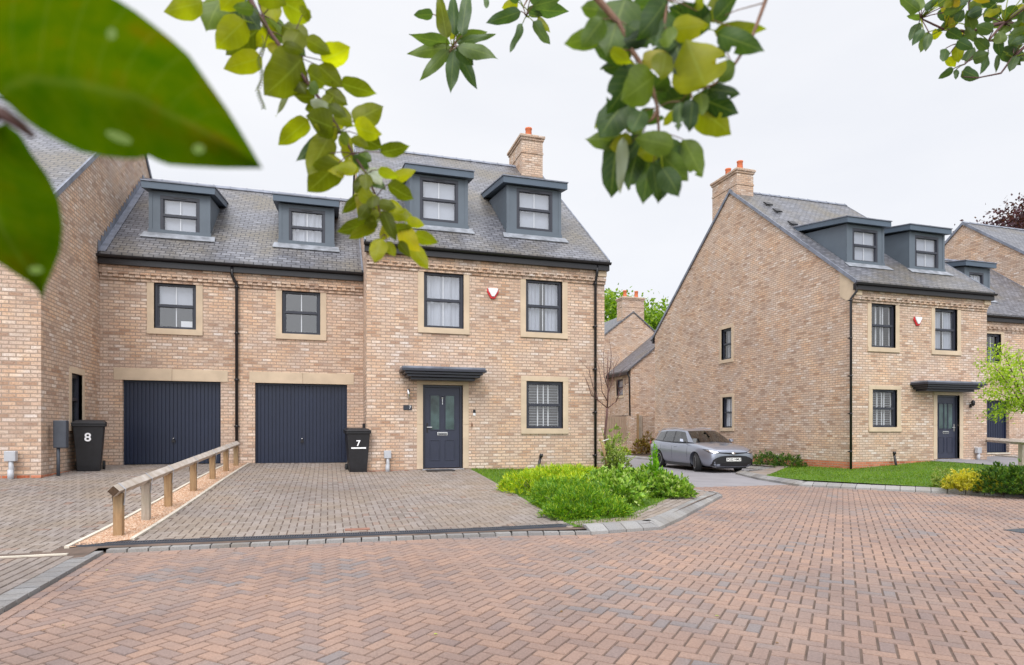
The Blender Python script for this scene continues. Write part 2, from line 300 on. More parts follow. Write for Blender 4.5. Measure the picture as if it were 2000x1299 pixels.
# ------------------------------------------------------------------ mesh builder
class MB:
    def __init__(s): s.v = []; s.f = []; s.mi = []; s.mats = []; s.smooth = []; s.vuv = {}
    def m(s, mat):
        if mat not in s.mats: s.mats.append(mat)
        return s.mats.index(mat)
    def face(s, pts, mat, smooth=False):
        i = len(s.v); s.v.extend([tuple(p) for p in pts]); s.f.append(tuple(range(i, i+len(pts)))); s.mi.append(s.m(mat)); s.smooth.append(smooth)
    def faces(s, verts, faces, mat, smooth=False):
        i = len(s.v); s.v.extend([tuple(p) for p in verts]); k = s.m(mat)
        for f in faces: s.f.append(tuple(a+i for a in f)); s.mi.append(k); s.smooth.append(smooth)
    def box(s, a, b, mat, fr=None):
        x0, y0, z0 = a; x1, y1, z1 = b
        p = [(x0, y0, z0), (x1, y0, z0), (x1, y1, z0), (x0, y1, z0), (x0, y0, z1), (x1, y0, z1), (x1, y1, z1), (x0, y1, z1)]
        if fr: p = [fr(*q) for q in p]
        F = [(0, 3, 2, 1), (4, 5, 6, 7), (0, 1, 5, 4), (1, 2, 6, 5), (2, 3, 7, 6), (3, 0, 4, 7)]
        s.faces(p, F, mat)
    def prism(s, poly, off, mat):          # poly: 3D pts, extruded by vector off
        n = len(poly); off = Vector(off); p = [Vector(q) for q in poly]; q = [a+off for a in p]
        s.faces(p+q, [tuple(range(n))[::-1], tuple(range(n, 2*n))]+[(i, (i+1) % n, (i+1) % n+n, i+n) for i in range(n)], mat)
    def tube(s, path, rad, mat, seg=8, caps=True, smooth=True):
        path = [Vector(p) for p in path]; n = len(path)
        rads = rad if isinstance(rad, (list, tuple)) else [rad]*n
        vs = []; up = None
        for i, p in enumerate(path):
            d = (path[min(i+1, n-1)]-path[max(i-1, 0)]).normalized()
            if up is None: up = Vector((0, 0, 1)) if abs(d.z) < .9 else Vector((1, 0, 0))
            a = d.cross(up); a = a.normalized() if a.length > 1e-6 else Vector((1, 0, 0)); b = a.cross(d).normalized(); up = b
            for k in range(seg):
                t = 2*math.pi*k/seg; vs.append(p+(a*math.cos(t)+b*math.sin(t))*rads[i])
        F = [(i*seg+k, i*seg+(k+1) % seg, (i+1)*seg+(k+1) % seg, (i+1)*seg+k) for i in range(n-1) for k in range(seg)]
        if caps: F += [tuple(range(seg))[::-1], tuple((n-1)*seg+k for k in range(seg))]
        s.faces(vs, F, mat, smooth)
    def lathe(s, prof, mat, o=(0, 0, 0), axis='z', seg=24, smooth=True):
        vs = []
        for r, h in prof:
            for k in range(seg):
                t = 2*math.pi*k/seg; c, d = r*math.cos(t), r*math.sin(t)
                vs.append((o[0]+c, o[1]+d, o[2]+h) if axis == 'z' else (o[0]+c, o[1]+h, o[2]+d))
        n = len(prof)
        F = [(i*seg+k, i*seg+(k+1) % seg, (i+1)*seg+(k+1) % seg, (i+1)*seg+k) for i in range(n-1) for k in range(seg)]
        F += [tuple(range(seg))[::-1], tuple((n-1)*seg+k for k in range(seg))]
        s.faces(vs, F, mat, smooth)
    def build(s, name, parent=None, uv=True, bevel=0):
        me = bpy.data.meshes.new(name); me.from_pydata(s.v, [], s.f); me.update()
        for m in s.mats: me.materials.append(m)
        me.polygons.foreach_set('material_index', s.mi); me.polygons.foreach_set('use_smooth', s.smooth)
        if uv:
            l = me.uv_layers.new(name='UVMap'); d = [0.0]*(2*len(me.loops)); V = me.vertices
            for p in me.polygons:
                n = p.normal
                if abs(n.z) > .98: t = Vector((1, 0, 0)); b = Vector((0, 1, 0))
                else:
                    t = Vector((0, 0, 1)).cross(n).normalized(); b = n.cross(t)
                    if abs(t.x) > abs(t.y):
                        if t.x < 0: t = -t
                    elif t.y < 0: t = -t
                    if b.z < 0: b = -b
                for li in p.loop_indices:
                    c = V[me.loops[li].vertex_index].co
                    d[2*li] = c.dot(t); d[2*li+1] = c.dot(b)
            l.data.foreach_set('uv', d)
        if s.vuv:
            l = me.uv_layers.new(name='leaf'); d = [0.0]*(2*len(me.loops))
            for lp in me.loops:
                u_ = s.vuv.get(lp.vertex_index, (.5, 0)); d[2*lp.index] = u_[0]; d[2*lp.index+1] = u_[1]
            l.data.foreach_set('uv', d)
        o = bpy.data.objects.new(name, me); COL.objects.link(o)
        if parent is not None:
            o.parent = parent; o.matrix_parent_inverse = inv_of(parent)
        if bevel:
            md = o.modifiers.new('bevel', 'BEVEL'); md.width = bevel; md.segments = 2; md.limit_method = 'ANGLE'
        return o
def world_of(o):
    m = Matrix.LocRotScale(o.location, o.rotation_euler, o.scale)
    return world_of(o.parent) @ o.matrix_parent_inverse @ m if o.parent else m
def inv_of(p): return world_of(p).inverted()
def tag(o, label=None, cat=None, group=None, kind=None):
    if label: o['label'] = label
    if cat: o['category'] = cat
    if group: o['group'] = group
    if kind: o['kind'] = kind
    return o
def thing(name, loc, label, cat, group=None):
    o = bpy.data.objects.new(name, None); COL.objects.link(o); o.location = loc; o.empty_display_size = .2
    return tag(o, label, cat, group)
def copy_tree(o, parent=None):
    c = o.copy(); COL.objects.link(c)
    if parent: c.parent = parent
    for ch in o.children: copy_tree(ch, c)
    return c
def text_mesh(txt, size, mat, name, parent, mtx, extrude=.002, bold=0):
    cu = bpy.data.curves.new(name, 'FONT'); cu.body = txt; cu.size = size; cu.extrude = extrude; cu.align_x = 'CENTER'; cu.align_y = 'CENTER'; cu.offset = bold
    t = bpy.data.objects.new(name, cu); COL.objects.link(t)
    bpy.context.view_layer.update()
    me = bpy.data.meshes.new_from_object(t.evaluated_get(bpy.context.evaluated_depsgraph_get())); bpy.data.objects.remove(t)
    me.materials.clear(); me.materials.append(mat); me.transform(mtx)
    o = bpy.data.objects.new(name, me); COL.objects.link(o)
    if parent: o.parent = parent; o.matrix_parent_inverse = inv_of(parent)
    return o
def frame(o, ax, n):       # local (u, d, v): u along the wall, d outward, v up
    o = Vector(o); ax = Vector(ax); n = Vector(n)
    return lambda u, d, v: o+ax*u+n*d+UP*v
# ------------------------------------------------------------------ ground heights
ROAD = -1.40
CTRL = [(-5.1, 13.5, -.90), (-9, 13, -.93), (-5, 16.6, -.84), (-2, 16.6, -.84), (.9, 16.6, -.86), (1, 15.2, -1.02), (2.7, 15.2, -.985), (3.6, 15.2, -1.0), (5.5, 15.2, -1.05), (7.1, 15.2, -1.08),
        (-2, 7.9, -1.35), (.5, 7.7, -1.355), (3, 7.4, -1.345), (-5, 8, -1.34), (-9, 8, -1.3), (4.2, 7.2, -1.30), (6, 9, -1.29), (7.4, 10.3, -1.30), (7.6, 13, -1.28), (7.6, 17, -1.35), (7.4, 25, -1.38), (4, 10, -1.27), (5, 12.5, -1.17),
        (-3, 12, -1.10), (0, 12, -1.14), (11.5, 15.5, -1.33), (12.2, 13, -1.32), (13, 10, -1.31), (13.6, 8, -1.31), (15.34, 15, -1.19), (17, 15, -1.1), (19.5, 15, -.95), (20.9, 15, -1.0), (24, 16, -.95), (28, 16, -.95),
        (17, 12.5, -1.17), (15, 22, -1.25), (13, 19, -1.34), (15.3, 17, -1.23), (20, 11, -1.15), (-3, 6, -1.36), (-6, 5, -1.36), (12, 29, -1.38), (16, 30, -1.3)]
import numpy as np
def _fit():
    P = np.array(CTRL); n = len(P); d2 = ((P[:, None, :2]-P[None, :, :2])**2).sum(-1)
    K_ = np.where(d2 > 0, d2*np.log(d2+1e-12)*.5, 0)+np.eye(n)*.6
    A_ = np.zeros((n+3, n+3)); A_[:n, :n] = K_; A_[:n, n] = 1; A_[:n, n+1:] = P[:, :2]; A_[n, :n] = 1; A_[n+1:, :n] = P[:, :2].T
    return P, np.linalg.solve(A_, np.concatenate([P[:, 2], [0, 0, 0]]))
GP_, GW_ = _fit(); GC = {}
def g(x, y):
    x = min(max(x, -12), 30); y = min(max(y, 2), 32); k = (round(x, 3), round(y, 3))
    if k in GC: return GC[k]
    d2 = (GP_[:, 0]-x)**2+(GP_[:, 1]-y)**2+1e-12
    v = float((GW_[:-3]*d2*np.log(d2)*.5).sum()+GW_[-3]+GW_[-2]*x+GW_[-1]*y); v = min(max(v, -1.385), -.80); GC[k] = v; return v
def clip(poly, axis, val, keep_less):
    o = []; n = len(poly)
    for i in range(n):
        a = poly[i]; b = poly[(i+1) % n]
        ia = (a[axis] <= val) == keep_less or a[axis] == val; ib = (b[axis] <= val) == keep_less or b[axis] == val
        if ia: o.append(a)
        if ia != ib:
            t = (val-a[axis])/(b[axis]-a[axis]); o.append((a[0]+t*(b[0]-a[0]), a[1]+t*(b[1]-a[1])))
    return o
def drape(mb, poly, mat, off=0, step=.5, h=g):
    x0 = min(p[0] for p in poly); x1 = max(p[0] for p in poly); y0 = min(p[1] for p in poly); y1 = max(p[1] for p in poly)
    x = x0
    while x < x1-1e-6:
        col = clip(clip(poly, 0, x, False), 0, x+step, True); y = y0
        while y < y1-1e-6 and len(col) > 2:
            c = clip(clip(col, 1, y, False), 1, y+step, True)
            if len(c) > 2:
                ar = sum(c[i][0]*c[(i+1) % len(c)][1]-c[(i+1) % len(c)][0]*c[i][1] for i in range(len(c)))
                if abs(ar) > 1e-6:
                    if ar < 0: c = c[::-1]
                    mb.face([(p[0], p[1], h(*p)+off) for p in c], mat)
            y += step
        x += step
def inside(p, poly):
    r = False; j = len(poly)-1
    for i in range(len(poly)):
        a, b = poly[i], poly[j]
        if (a[1] > p[1]) != (b[1] > p[1]) and p[0] < (b[0]-a[0])*(p[1]-a[1])/(b[1]-a[1])+a[0]: r = not r
        j = i
    return r
def brick_top(mb, c, ax, l, wd, mat, h, th=.012, gap=.0032, jit=True, dep=.004):
    # one paver: chamfered top following the ground
    ay = (-ax[1], ax[0]); hl = l/2-gap; hw = wd/2-gap; ch = .006
    dz = random.uniform(-.0015, .0015)
    z0 = h(c[0], c[1]); zx = (h(c[0]+ax[0]*.2, c[1]+ax[1]*.2)-z0)/.2; zy = (h(c[0]+ay[0]*.2, c[1]+ay[1]*.2)-z0)/.2
    if jit: zx += random.uniform(-.006, .006); zy += random.uniform(-.01, .01)
    def pt(a, b, z): return (c[0]+ax[0]*a+ay[0]*b, c[1]+ax[1]*a+ay[1]*b, z0+zx*a+zy*b+z+dz)
    q = [(-1, -1), (1, -1), (1, 1), (-1, 1)]
    vs = [pt(a*hl, b*hw, -dep) for a, b in q]+[pt(a*(hl-ch), b*(hw-ch), th) for a, b in q]
    mb.faces(vs, [(4, 5, 6, 7), (0, 1, 5, 4), (1, 2, 6, 5), (2, 3, 7, 6), (3, 0, 4, 7)], mat)
def herring(mb, poly, ang, mat, h, u=.1, shrink=0):
    ca, sa = math.cos(ang), math.sin(ang)
    q = [(p[0]*ca+p[1]*sa, -p[0]*sa+p[1]*ca) for p in poly]
    i0 = int(min(p[0] for p in q)/u)-2; i1 = int(max(p[0] for p in q)/u)+2; j0 = int(min(p[1] for p in q)/u)-2; j1 = int(max(p[1] for p in q)/u)+2
    for i in range(i0, i1):
        for j in range(j0, j1):
            k = (i-j) % 4
            if k == 0: cx, cy, a = (i+1)*u, (j+.5)*u, (1, 0)
            elif k == 3: cx, cy, a = (i+.5)*u, (j+1)*u, (0, 1)
            else: continue
            w_ = (cx*ca-cy*sa, cx*sa+cy*ca)
            if inside(w_, poly): brick_top(mb, w_, (a[0]*ca-a[1]*sa, a[0]*sa+a[1]*ca), 2*u, u, mat, h)
def course(mb, path, off, l, wd, mat, h, soldier=False, th=.012):   # a row of blocks along a path (off to the left)
    for k in range(len(path)-1):
        a, b = Vector(path[k]), Vector(path[k+1]); d = b-a; L_ = d.length; d.normalize(); nn = Vector((-d.y, d.x))
        st = wd if soldier else l; n = max(1, round(L_/st)); st = L_/n
        for i in range(n):
            c = a+d*(st*(i+.5))+nn*off
            if soldier: brick_top(mb, c, (nn.x, nn.y), l, st, mat, h, th, dep=.06)
            else: brick_top(mb, c, (d.x, d.y), st, wd, mat, h, th)
def struct(mb, name, **k):
    o = mb.build(name, **k); o['kind'] = 'structure'; return o
def xy(v): return (v.x, v.y)
road_h = lambda x, y: ROAD
# key ground points, measured
K = [xy(PZ(px, py, ROAD)) for px, py in ((205, 1084), (600, 1066), (1000, 1049), (1155, 1047), (1290, 1037), (1330, 1018), (1412, 972), (1400, 962))]
KL = [(-2.35, 1.0), (-2.35, 5.4), K[0]]       # kerb running towards the viewer on the left
KR = [xy(PZ(px, py, ROAD)) for px, py in ((1436, 926), (1480, 937), (1560, 950), (1700, 958), (1850, 965), (2000, 973))]
KR = [(14.45, 29), (14.4, 17.5), (13.4, 16.95)] + KR + [(KR[-1][0]+.5, KR[-1][1]-2.2), (KR[-1][0]+1.2, 1.0)]
K2 = K[:-1]+[(7.75, 11.2), (7.8, 12.8), (7.75, 15), (7.6, 29)]
def build_ground():
    mb = MB(); s = 1500
    mb.face([(-s, -s, -1.62), (s, -s, -1.62), (s, s, -1.62), (-s, s, -1.62)], M['farground']); struct(mb, 'ground', uv=False)
    # red block paved road
    mb = MB(); mb.face([(-14, -12, ROAD+.004), (22, -12, ROAD+.004), (22, 13.0, ROAD+.004), (-14, 13.0, ROAD+.004)], M['joint'])
    main = [(-2.35, 1.2)]+[KL[1]]+K2[:9]+[(7.75, 13.0), (11.1, 12.95)]+KR[5:]
    herring(mb, main, R(45), M['redpaver'], road_h)
    course(mb, KL+K2[:9], -.05, .2, .1, M['redpaver'], lambda x, y: ROAD+.006)
    course(mb, KL+K2[:9], -.155, .2, .1, M['redpaver'], lambda x, y: ROAD+.006)
    struct(mb, 'road_red_paving')
    mb = MB(); mb.face([(7.6, 13.0, ROAD-.002), (16, 13.0, ROAD-.002), (16, 32, ROAD-.002), (7.6, 32, ROAD-.002)], M['tarmac']); mb.face([(15.9, 26, ROAD-.003), (60, 26, ROAD-.003), (60, 60, ROAD-.003), (15.9, 60, ROAD-.003)], M['tarmac'])
    struct(mb, 'road_grey_tarmac', uv=False)
build_ground()
# strip and driveway edges
DL = [xy(PZ(130, 1072, -1.34)), (-2.35, 16.6)]               # left edge of the gravel strip
SR0 = xy(PZ(258, 1057, -1.34)); SR1 = (-1.88, 16.55)
D7R = [xy(PZ(1118, 1031, -1.33)), xy(PZ(1000, 962, -1.2)), (3.42, 15.15)]
FRONT = [xy(PZ(px, py, -1.35)) for px, py in ((135, 1072), (300, 1064), (600, 1052), (900, 1040), (1118, 1032))]
def build_upland():
    kz = lambda x, y: ROAD+.045
    # kerb blocks in front of the drive (dropped) and round the bed (raised, splayed)
    mb = MB()
    course(mb, K2[:4], .11, .21, .21, M['bluepaver'], lambda x, y: ROAD+.04, True, .014)
    course(mb, [KL[0], KL[1], K2[0]], .11, .21, .21, M['bluepaver'], lambda x, y: ROAD+.03, True, .02)
    def splay(path, inn, zi, zo, L_=.25):
        for k in range(len(path)-1):
            a, b = Vector(path[k]), Vector(path[k+1]); d = b-a; n = max(1, round(d.length/L_)); st = d/n; nn = Vector((-d.y, d.x)).normalized()
            for i in range(n):
                p = a+st*(i+.02); q = a+st*(i+.98)
                o = [(p, ROAD-.02, 0), (q, ROAD-.02, 0), (q, zo, .012), (p, zo, .012), (p, zi, inn*.6), (q, zi, inn*.6), (q, zi, inn), (p, zi, inn)]
                v = [(c.x+nn.x*s_, c.y+nn.y*s_, z) for c, z, s_ in o]
                mb.faces(v, [(0, 1, 2, 3), (3, 2, 5, 4), (4, 5, 6, 7)], M['bluepaver']); mb.faces([v[0], v[3], v[4], v[7]], [(0, 1, 2, 3)], M['bluepaver']); mb.faces([v[1], v[6], v[5], v[2]], [(0, 1, 2, 3)], M['bluepaver'])
    splay(K2[3:], .27, ROAD+.122, ROAD+.055); splay(KR, .26, ROAD+.115, ROAD+.05, .3)
    struct(mb, 'kerb')
    # base sheet of the whole upland, then the surfaces on it
    left = KL[:1]+[KL[1]]+[K2[0]]
    pl = [(-14, 1), (-2.45, 1), (-2.45, 5.4), (K2[0][0]-.1, K2[0][1]+.12)]+[(p[0], p[1]+.12) for p in K2[1:4]]+[(p[0]-.1, p[1]+.1) for p in K2[4:6]]+[(p[0]-.12, p[1]) for p in K2[6:]]+[(-14, 29)]
    mb = MB(); drape(mb, pl, M['joint'], .004, .7)
    pr = [(p[0]+.1, p[1]+.05) for p in KR[1:]]; pr = [(14.5, 31), (14.55, 29)]+pr+[(34, 1), (34, 31)]
    drape(mb, pr, M['soil'], -.03, .8); struct(mb, 'raised_ground', uv=False)
    # grey drives
    mb = MB()
    pD = [SR0]+[(p[0], p[1]+.2) for p in FRONT[1:]]+D7R+[(.95, 15.2), (.93, 16.58), SR1]
    herring(mb, pD, 0, M['greypaver'], g); course(mb, [D7R[0], D7R[1], (3.42, 15.12)], .02, .2, .1, M['greypaver'], lambda x, y: g(x, y)+.005); struct(mb, 'driveway')
    mb = MB()
    pL = [(-10, 7.75), (FRONT[0][0]-.03, 7.95), (DL[0][0]-.05, DL[0][1]), (DL[1][0]-.03, 16.58), (-5.1, 16.58), (-5.12, 13.5), (-10, 13.5)]
    herring(mb, pL, 0, M['greypaver'], g); struct(mb, 'driveway_left')
    mb = MB()
    for k in range(46):     # blocks laid end-on beside the left kerb
        x = -2.63-k*.105
        course(mb, [(x, 1.5), (x, 7.62)], 0, .2, .1, M['greypaver'], g)
    struct(mb, 'footpath')
    mb = MB()
    for r in range(4): course(mb, [(p[0], p[1]) for p in K2[3:8]], .29+.105*r, .2, .1, M['greypaver'], lambda x, y: g(x, y)+.008)
    struct(mb, 'bed_border_paving')
    # concrete edgings
    mb = MB()
    def edge(a, b, w_=.05, up=.03):
        a = Vector(a); b = Vector(b); n = max(1, int((b-a).length/.9)); d = (b-a)/n; nn = Vector((-d.y, d.x)).normalized()*w_/2
        for i in range(n):
            p = a+d*i; q = a+d*(i+.985); z = g(*p); z2 = g(*q)
            v = [(p-nn, z), (q-nn, z2), (q+nn, z2), (p+nn, z)]
            mb.faces([(c.x, c.y, h-.05) for c, h in v]+[(c.x, c.y, h+up) for c, h in v], [(4, 5, 6, 7), (0, 1, 5, 4), (1, 2, 6, 5), (2, 3, 7, 6), (3, 0, 4, 7)], M['concrete'])
    edge(DL[0], DL[1]); edge(SR0, SR1); edge((-10, 7.68), (DL[0][0]+.15, 7.72), .05, .02)
    edge(xy(PZ(1935, 893, -1.0)), xy(PZ(2060, 901, -1.0)), .08, .06)
    struct(mb, 'concrete_edging')
    mb = MB(); drape(mb, [(DL[0][0]+.02, DL[0][1]), SR0, (SR1[0]-.02, 16.58), (DL[1][0]+.02, 16.58)], M['gravel'], .014, .4)
    o = mb.build('gravel_strip', uv=False); tag(o, 'strip of ginger gravel under the timber rail between the drives', 'gravel', kind='stuff')
    random.seed(5)
    for i in range(5200):
        t = random.random()**1.6; a = Vector(DL[0]).lerp(Vector(DL[1]), t); b = Vector(SR0).lerp(Vector(SR1), t)
        p = a.lerp(b, random.random()); r = random.uniform(.005, .013); z = g(p.x, p.y)+.016
        v = [(p.x+r, p.y, z), (p.x, p.y+r, z), (p.x-r, p.y, z), (p.x, p.y-r, z), (p.x, p.y, z+r*.8)]
        mb.faces(v, [(0, 1, 4), (1, 2, 4), (2, 3, 4), (3, 0, 4)], M['pebble'])
    bpy.data.objects.remove(o); o = mb.build('gravel_strip', uv=False); tag(o, 'strip of ginger gravel under the timber rail between the drives', 'gravel', kind='stuff')
    # slot drain
    th = thing('channel_drain', (FRONT[0][0], FRONT[0][1], -1.35), 'black grated channel drain across the front of the grey driveway', 'drain')
    mb = MB(); mg = MB()
    for k in range(len(FRONT)-1):
        a, b = Vector(FRONT[k]), Vector(FRONT[k+1]); d = b-a; n = int(d.length/.028); st = d/n; nn = Vector((-d.y, d.x)).normalized()
        za = g(*a); zb = g(*b)
        def P_(c, s_, z): return (c.x+nn.x*s_, c.y+nn.y*s_, z)
        mb.faces([P_(a, 0, za+.006), P_(b, 0, zb+.006), P_(b, .15, zb+.006), P_(a, .15, za+.006)], [(0, 1, 2, 3)], M['black'])
        for s0, s1 in ((-.005, .02), (.13, .155)):
            mg.faces([P_(a, s0, za+.0), P_(b, s0, zb+.0), P_(b, s0, zb+.024), P_(a, s0, za+.024), P_(a, s1, za+.024), P_(b, s1, zb+.024)], [(0, 1, 2, 3), (3, 2, 5, 4)], M['greybox'])
        for i in range(n):
            p = a+st*i; q = a+st*(i+.45); z = za+(zb-za)*i/n+.022
            mg.faces([P_(p, .02, z), P_(q, .02, z), P_(q, .13, z), P_(p, .13, z)], [(0, 1, 2, 3)], M['greybox'])
    mb.build('channel', th, uv=False); mg.build('grating', th, uv=False)
build_upland()
# ------------------------------------------------------------------ windows, doors, walls
def holes_wall(mb, fr, u0, u1, v0, v1, holes, mat, reveal=.10):
    us = sorted({u0, u1, *[h[0] for h in holes], *[h[1] for h in holes]}); vs = sorted({v0, v1, *[h[2] for h in holes], *[h[3] for h in holes]})
    us = [u for u in us if u0 <= u <= u1]; vs = [v for v in vs if v0 <= v <= v1]
    for i in range(len(us)-1):
        for j in range(len(vs)-1):
            cu = (us[i]+us[i+1])/2; cv = (vs[j]+vs[j+1])/2
            if any(h[0] < cu < h[1] and h[2] < cv < h[3] for h in holes): continue
            mb.face([fr(us[i], 0, vs[j]), fr(us[i+1], 0, vs[j]), fr(us[i+1], 0, vs[j+1]), fr(us[i], 0, vs[j+1])], mat)
    for a, b, c, d in holes:
        for q in (((a, c), (a, d)), ((b, d), (b, c)), ((a, d), (b, d)), ((b, c), (a, c))):
            (p0, p1), (r0, r1) = q
            mb.face([fr(p0, 0, p1), fr(r0, 0, r1), fr(r0, -reveal-.06, r1), fr(p0, -reveal-.06, p1)], mat)
def stone_ring(mb, fr, a, b, c, d, w_=.15, sill=True, top=.13, proud=.02):
    mb.box((a-w_, -.09, d), (b+w_, proud, d+top), M['stone'], fr)
    mb.box((a-w_, -.09, c), (a, proud-.003, d), M['stone'], fr); mb.box((b, -.09, c), (b+w_, proud-.003, d), M['stone'], fr)
    if sill: mb.box((a-w_, -.09, c-.14), (b+w_, proud+.02, c), M['stone'], fr)
def window(parent, fr, a, b, c, d, blind='net', rec=.06, ring=True, bars=True, name='window', w_=.15, dormer=False):
    f = MB(); t = .065
    f.box((a, -rec-.07, d-t-.02), (b, -rec, d), M['anthra'], fr); f.box((a, -rec-.07, c), (b, -rec, c+t), M['anthra'], fr)
    f.box((a, -rec-.07, c+t), (a+t, -rec, d-t-.02), M['anthra'], fr); f.box((b-t, -rec-.07, c+t), (b, -rec, d-t-.02), M['anthra'], fr)
    m = c+(d-c)*.5
    f.box((a+t, -rec-.055, m-.035), (b-t, -rec+.012, m+.035), M['anthra'], fr)
    # lower sash, set proud
    for q in ((a+t, a+t+.03), (b-t-.03, b-t)): f.box((q[0], -rec-.05, c+t), (q[1], -rec-.008, m-.035), M['anthra'], fr)
    for q in ((a+t, a+t+.025), (b-t-.025, b-t)): f.box((q[0], -rec-.06, m+.035), (q[1], -rec-.02, d-t-.02), M['anthra'], fr)
    cu = (a+b)/2
    f.box((cu-.14, -rec+.002, d-.058), (cu+.14, -rec+.010, d-.04), M['black'], fr)     # trickle vent
    wo = f.build(name, parent, bevel=.004)
    wo['category'] = ''; del wo['category']
    if ring:
        s = MB(); stone_ring(s, fr, a, b, c, d, w_); s.build('stone_surround', wo, bevel=.006)
    p = MB(); gy = -rec-.04
    p.face([fr(a+t+.03, gy, c+t), fr(b-t-.03, gy, c+t), fr(b-t-.03, gy, m-.035), fr(a+t+.03, gy, m-.035)], M['glass'])
    p.face([fr(a+t+.02, gy-.01, m+.035), fr(b-t-.02, gy-.01, m+.035), fr(b-t-.02, gy-.01, d-t-.02), fr(a+t+.02, gy-.01, d-t-.02)], M['glass'])
    p.build('window_pane', wo, uv=False)
    if bars and (b-a) > .6:
        g_ = MB(); g_.box((cu-.009, gy-.03, c+t), (cu+.009, gy-.016, d-t-.02), M['white'], fr); g_.build('glazing_bar', wo, uv=False)
    bl = MB(); by = -rec-.105
    x0, x1, z0, z1 = a+.03, b-.03, c+.03, d-.03
    if blind == 'shutter':
        n = int((z1-z0)/.072)
        for i in range(n):
            z = z0+i*.072; bl.face([fr(x0, by, z), fr(x1, by, z), fr(x1, by-.045, z+.010), fr(x0, by-.045, z+.010)], M['slat'])
        for k in range(4 if b-a > .6 else 2):
            u = x0+.04+(x1-x0-.08)*k/(3 if b-a > .6 else 1); bl.box((u-.011, by-.02, z0), (u+.011, by+.015, z1), M['white'], fr)
    else:
        segs = 34; u_prev = None
        zb = z0 if blind != 'half' else m+.02
        def curt(ua, ub, zlo):
            pts = []
            for i in range(segs+1):
                s_ = i/segs; u = ua+(ub-ua)*s_; pts.append((u, by+.022*math.sin(s_*21)+.012*math.sin(s_*47+1)))
            for i in range(segs):
                (ua_, da), (ub_, db) = pts[i], pts[i+1]
                bl.face([fr(ua_, da, zlo), fr(ub_, db, zlo), fr(ub_, db, z1), fr(ua_, da, z1)], M['blind'], True)
        if blind == 'net': curt(x0, x1, z0)
        elif blind == 'sides': curt(x0, x0+(x1-x0)*.42, z0); curt(x1-(x1-x0)*.42, x1, z0)
        elif blind == 'half': bl.face([fr(x0, by, zb), fr(x1, by, zb), fr(x1, by, z1), fr(x0, by, z1)], M['blind']); bl.box((x1-.34, by-.05, z0), (x1-.05, by-.03, z0+.2), M['white'], fr)
        elif blind == 'roller': bl.face([fr(x0, by, z0), fr(x1, by, z0), fr(x1, by, z1), fr(x0, by, z1)], M['blind'])
    if bl.v: bl.build('curtain' if blind in ('net', 'sides') else 'blind', wo, uv=False)
    rm = MB(); D_ = -rec-.8 if not dormer else -rec-.55  # dark grey box: dimness of the unlit room put into its colour
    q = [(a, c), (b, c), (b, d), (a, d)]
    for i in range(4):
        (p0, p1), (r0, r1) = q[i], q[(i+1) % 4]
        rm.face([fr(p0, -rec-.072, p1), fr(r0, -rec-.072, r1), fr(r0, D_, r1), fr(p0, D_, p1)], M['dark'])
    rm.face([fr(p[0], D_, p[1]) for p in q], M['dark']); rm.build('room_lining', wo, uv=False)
    return wo
def rect(pl, pr, pt, pb, Y):     # photo rectangle -> x0,x1,z0,z1 on plane y=Y
    pm = (pl+pr)/2; return PY(pl, pt, Y).x, PY(pr, pt, Y).x, PY(pm, pb, Y).z, PY(pm, pt, Y).z
def rectX(pl, pr, pt, pb, X):
    pm = (pl+pr)/2; a = PX(pl, pt, X).y; b = PX(pr, pt, X).y
    return min(a, b), max(a, b), PX(pm, pb, X).z, PX(pm, pt, X).z
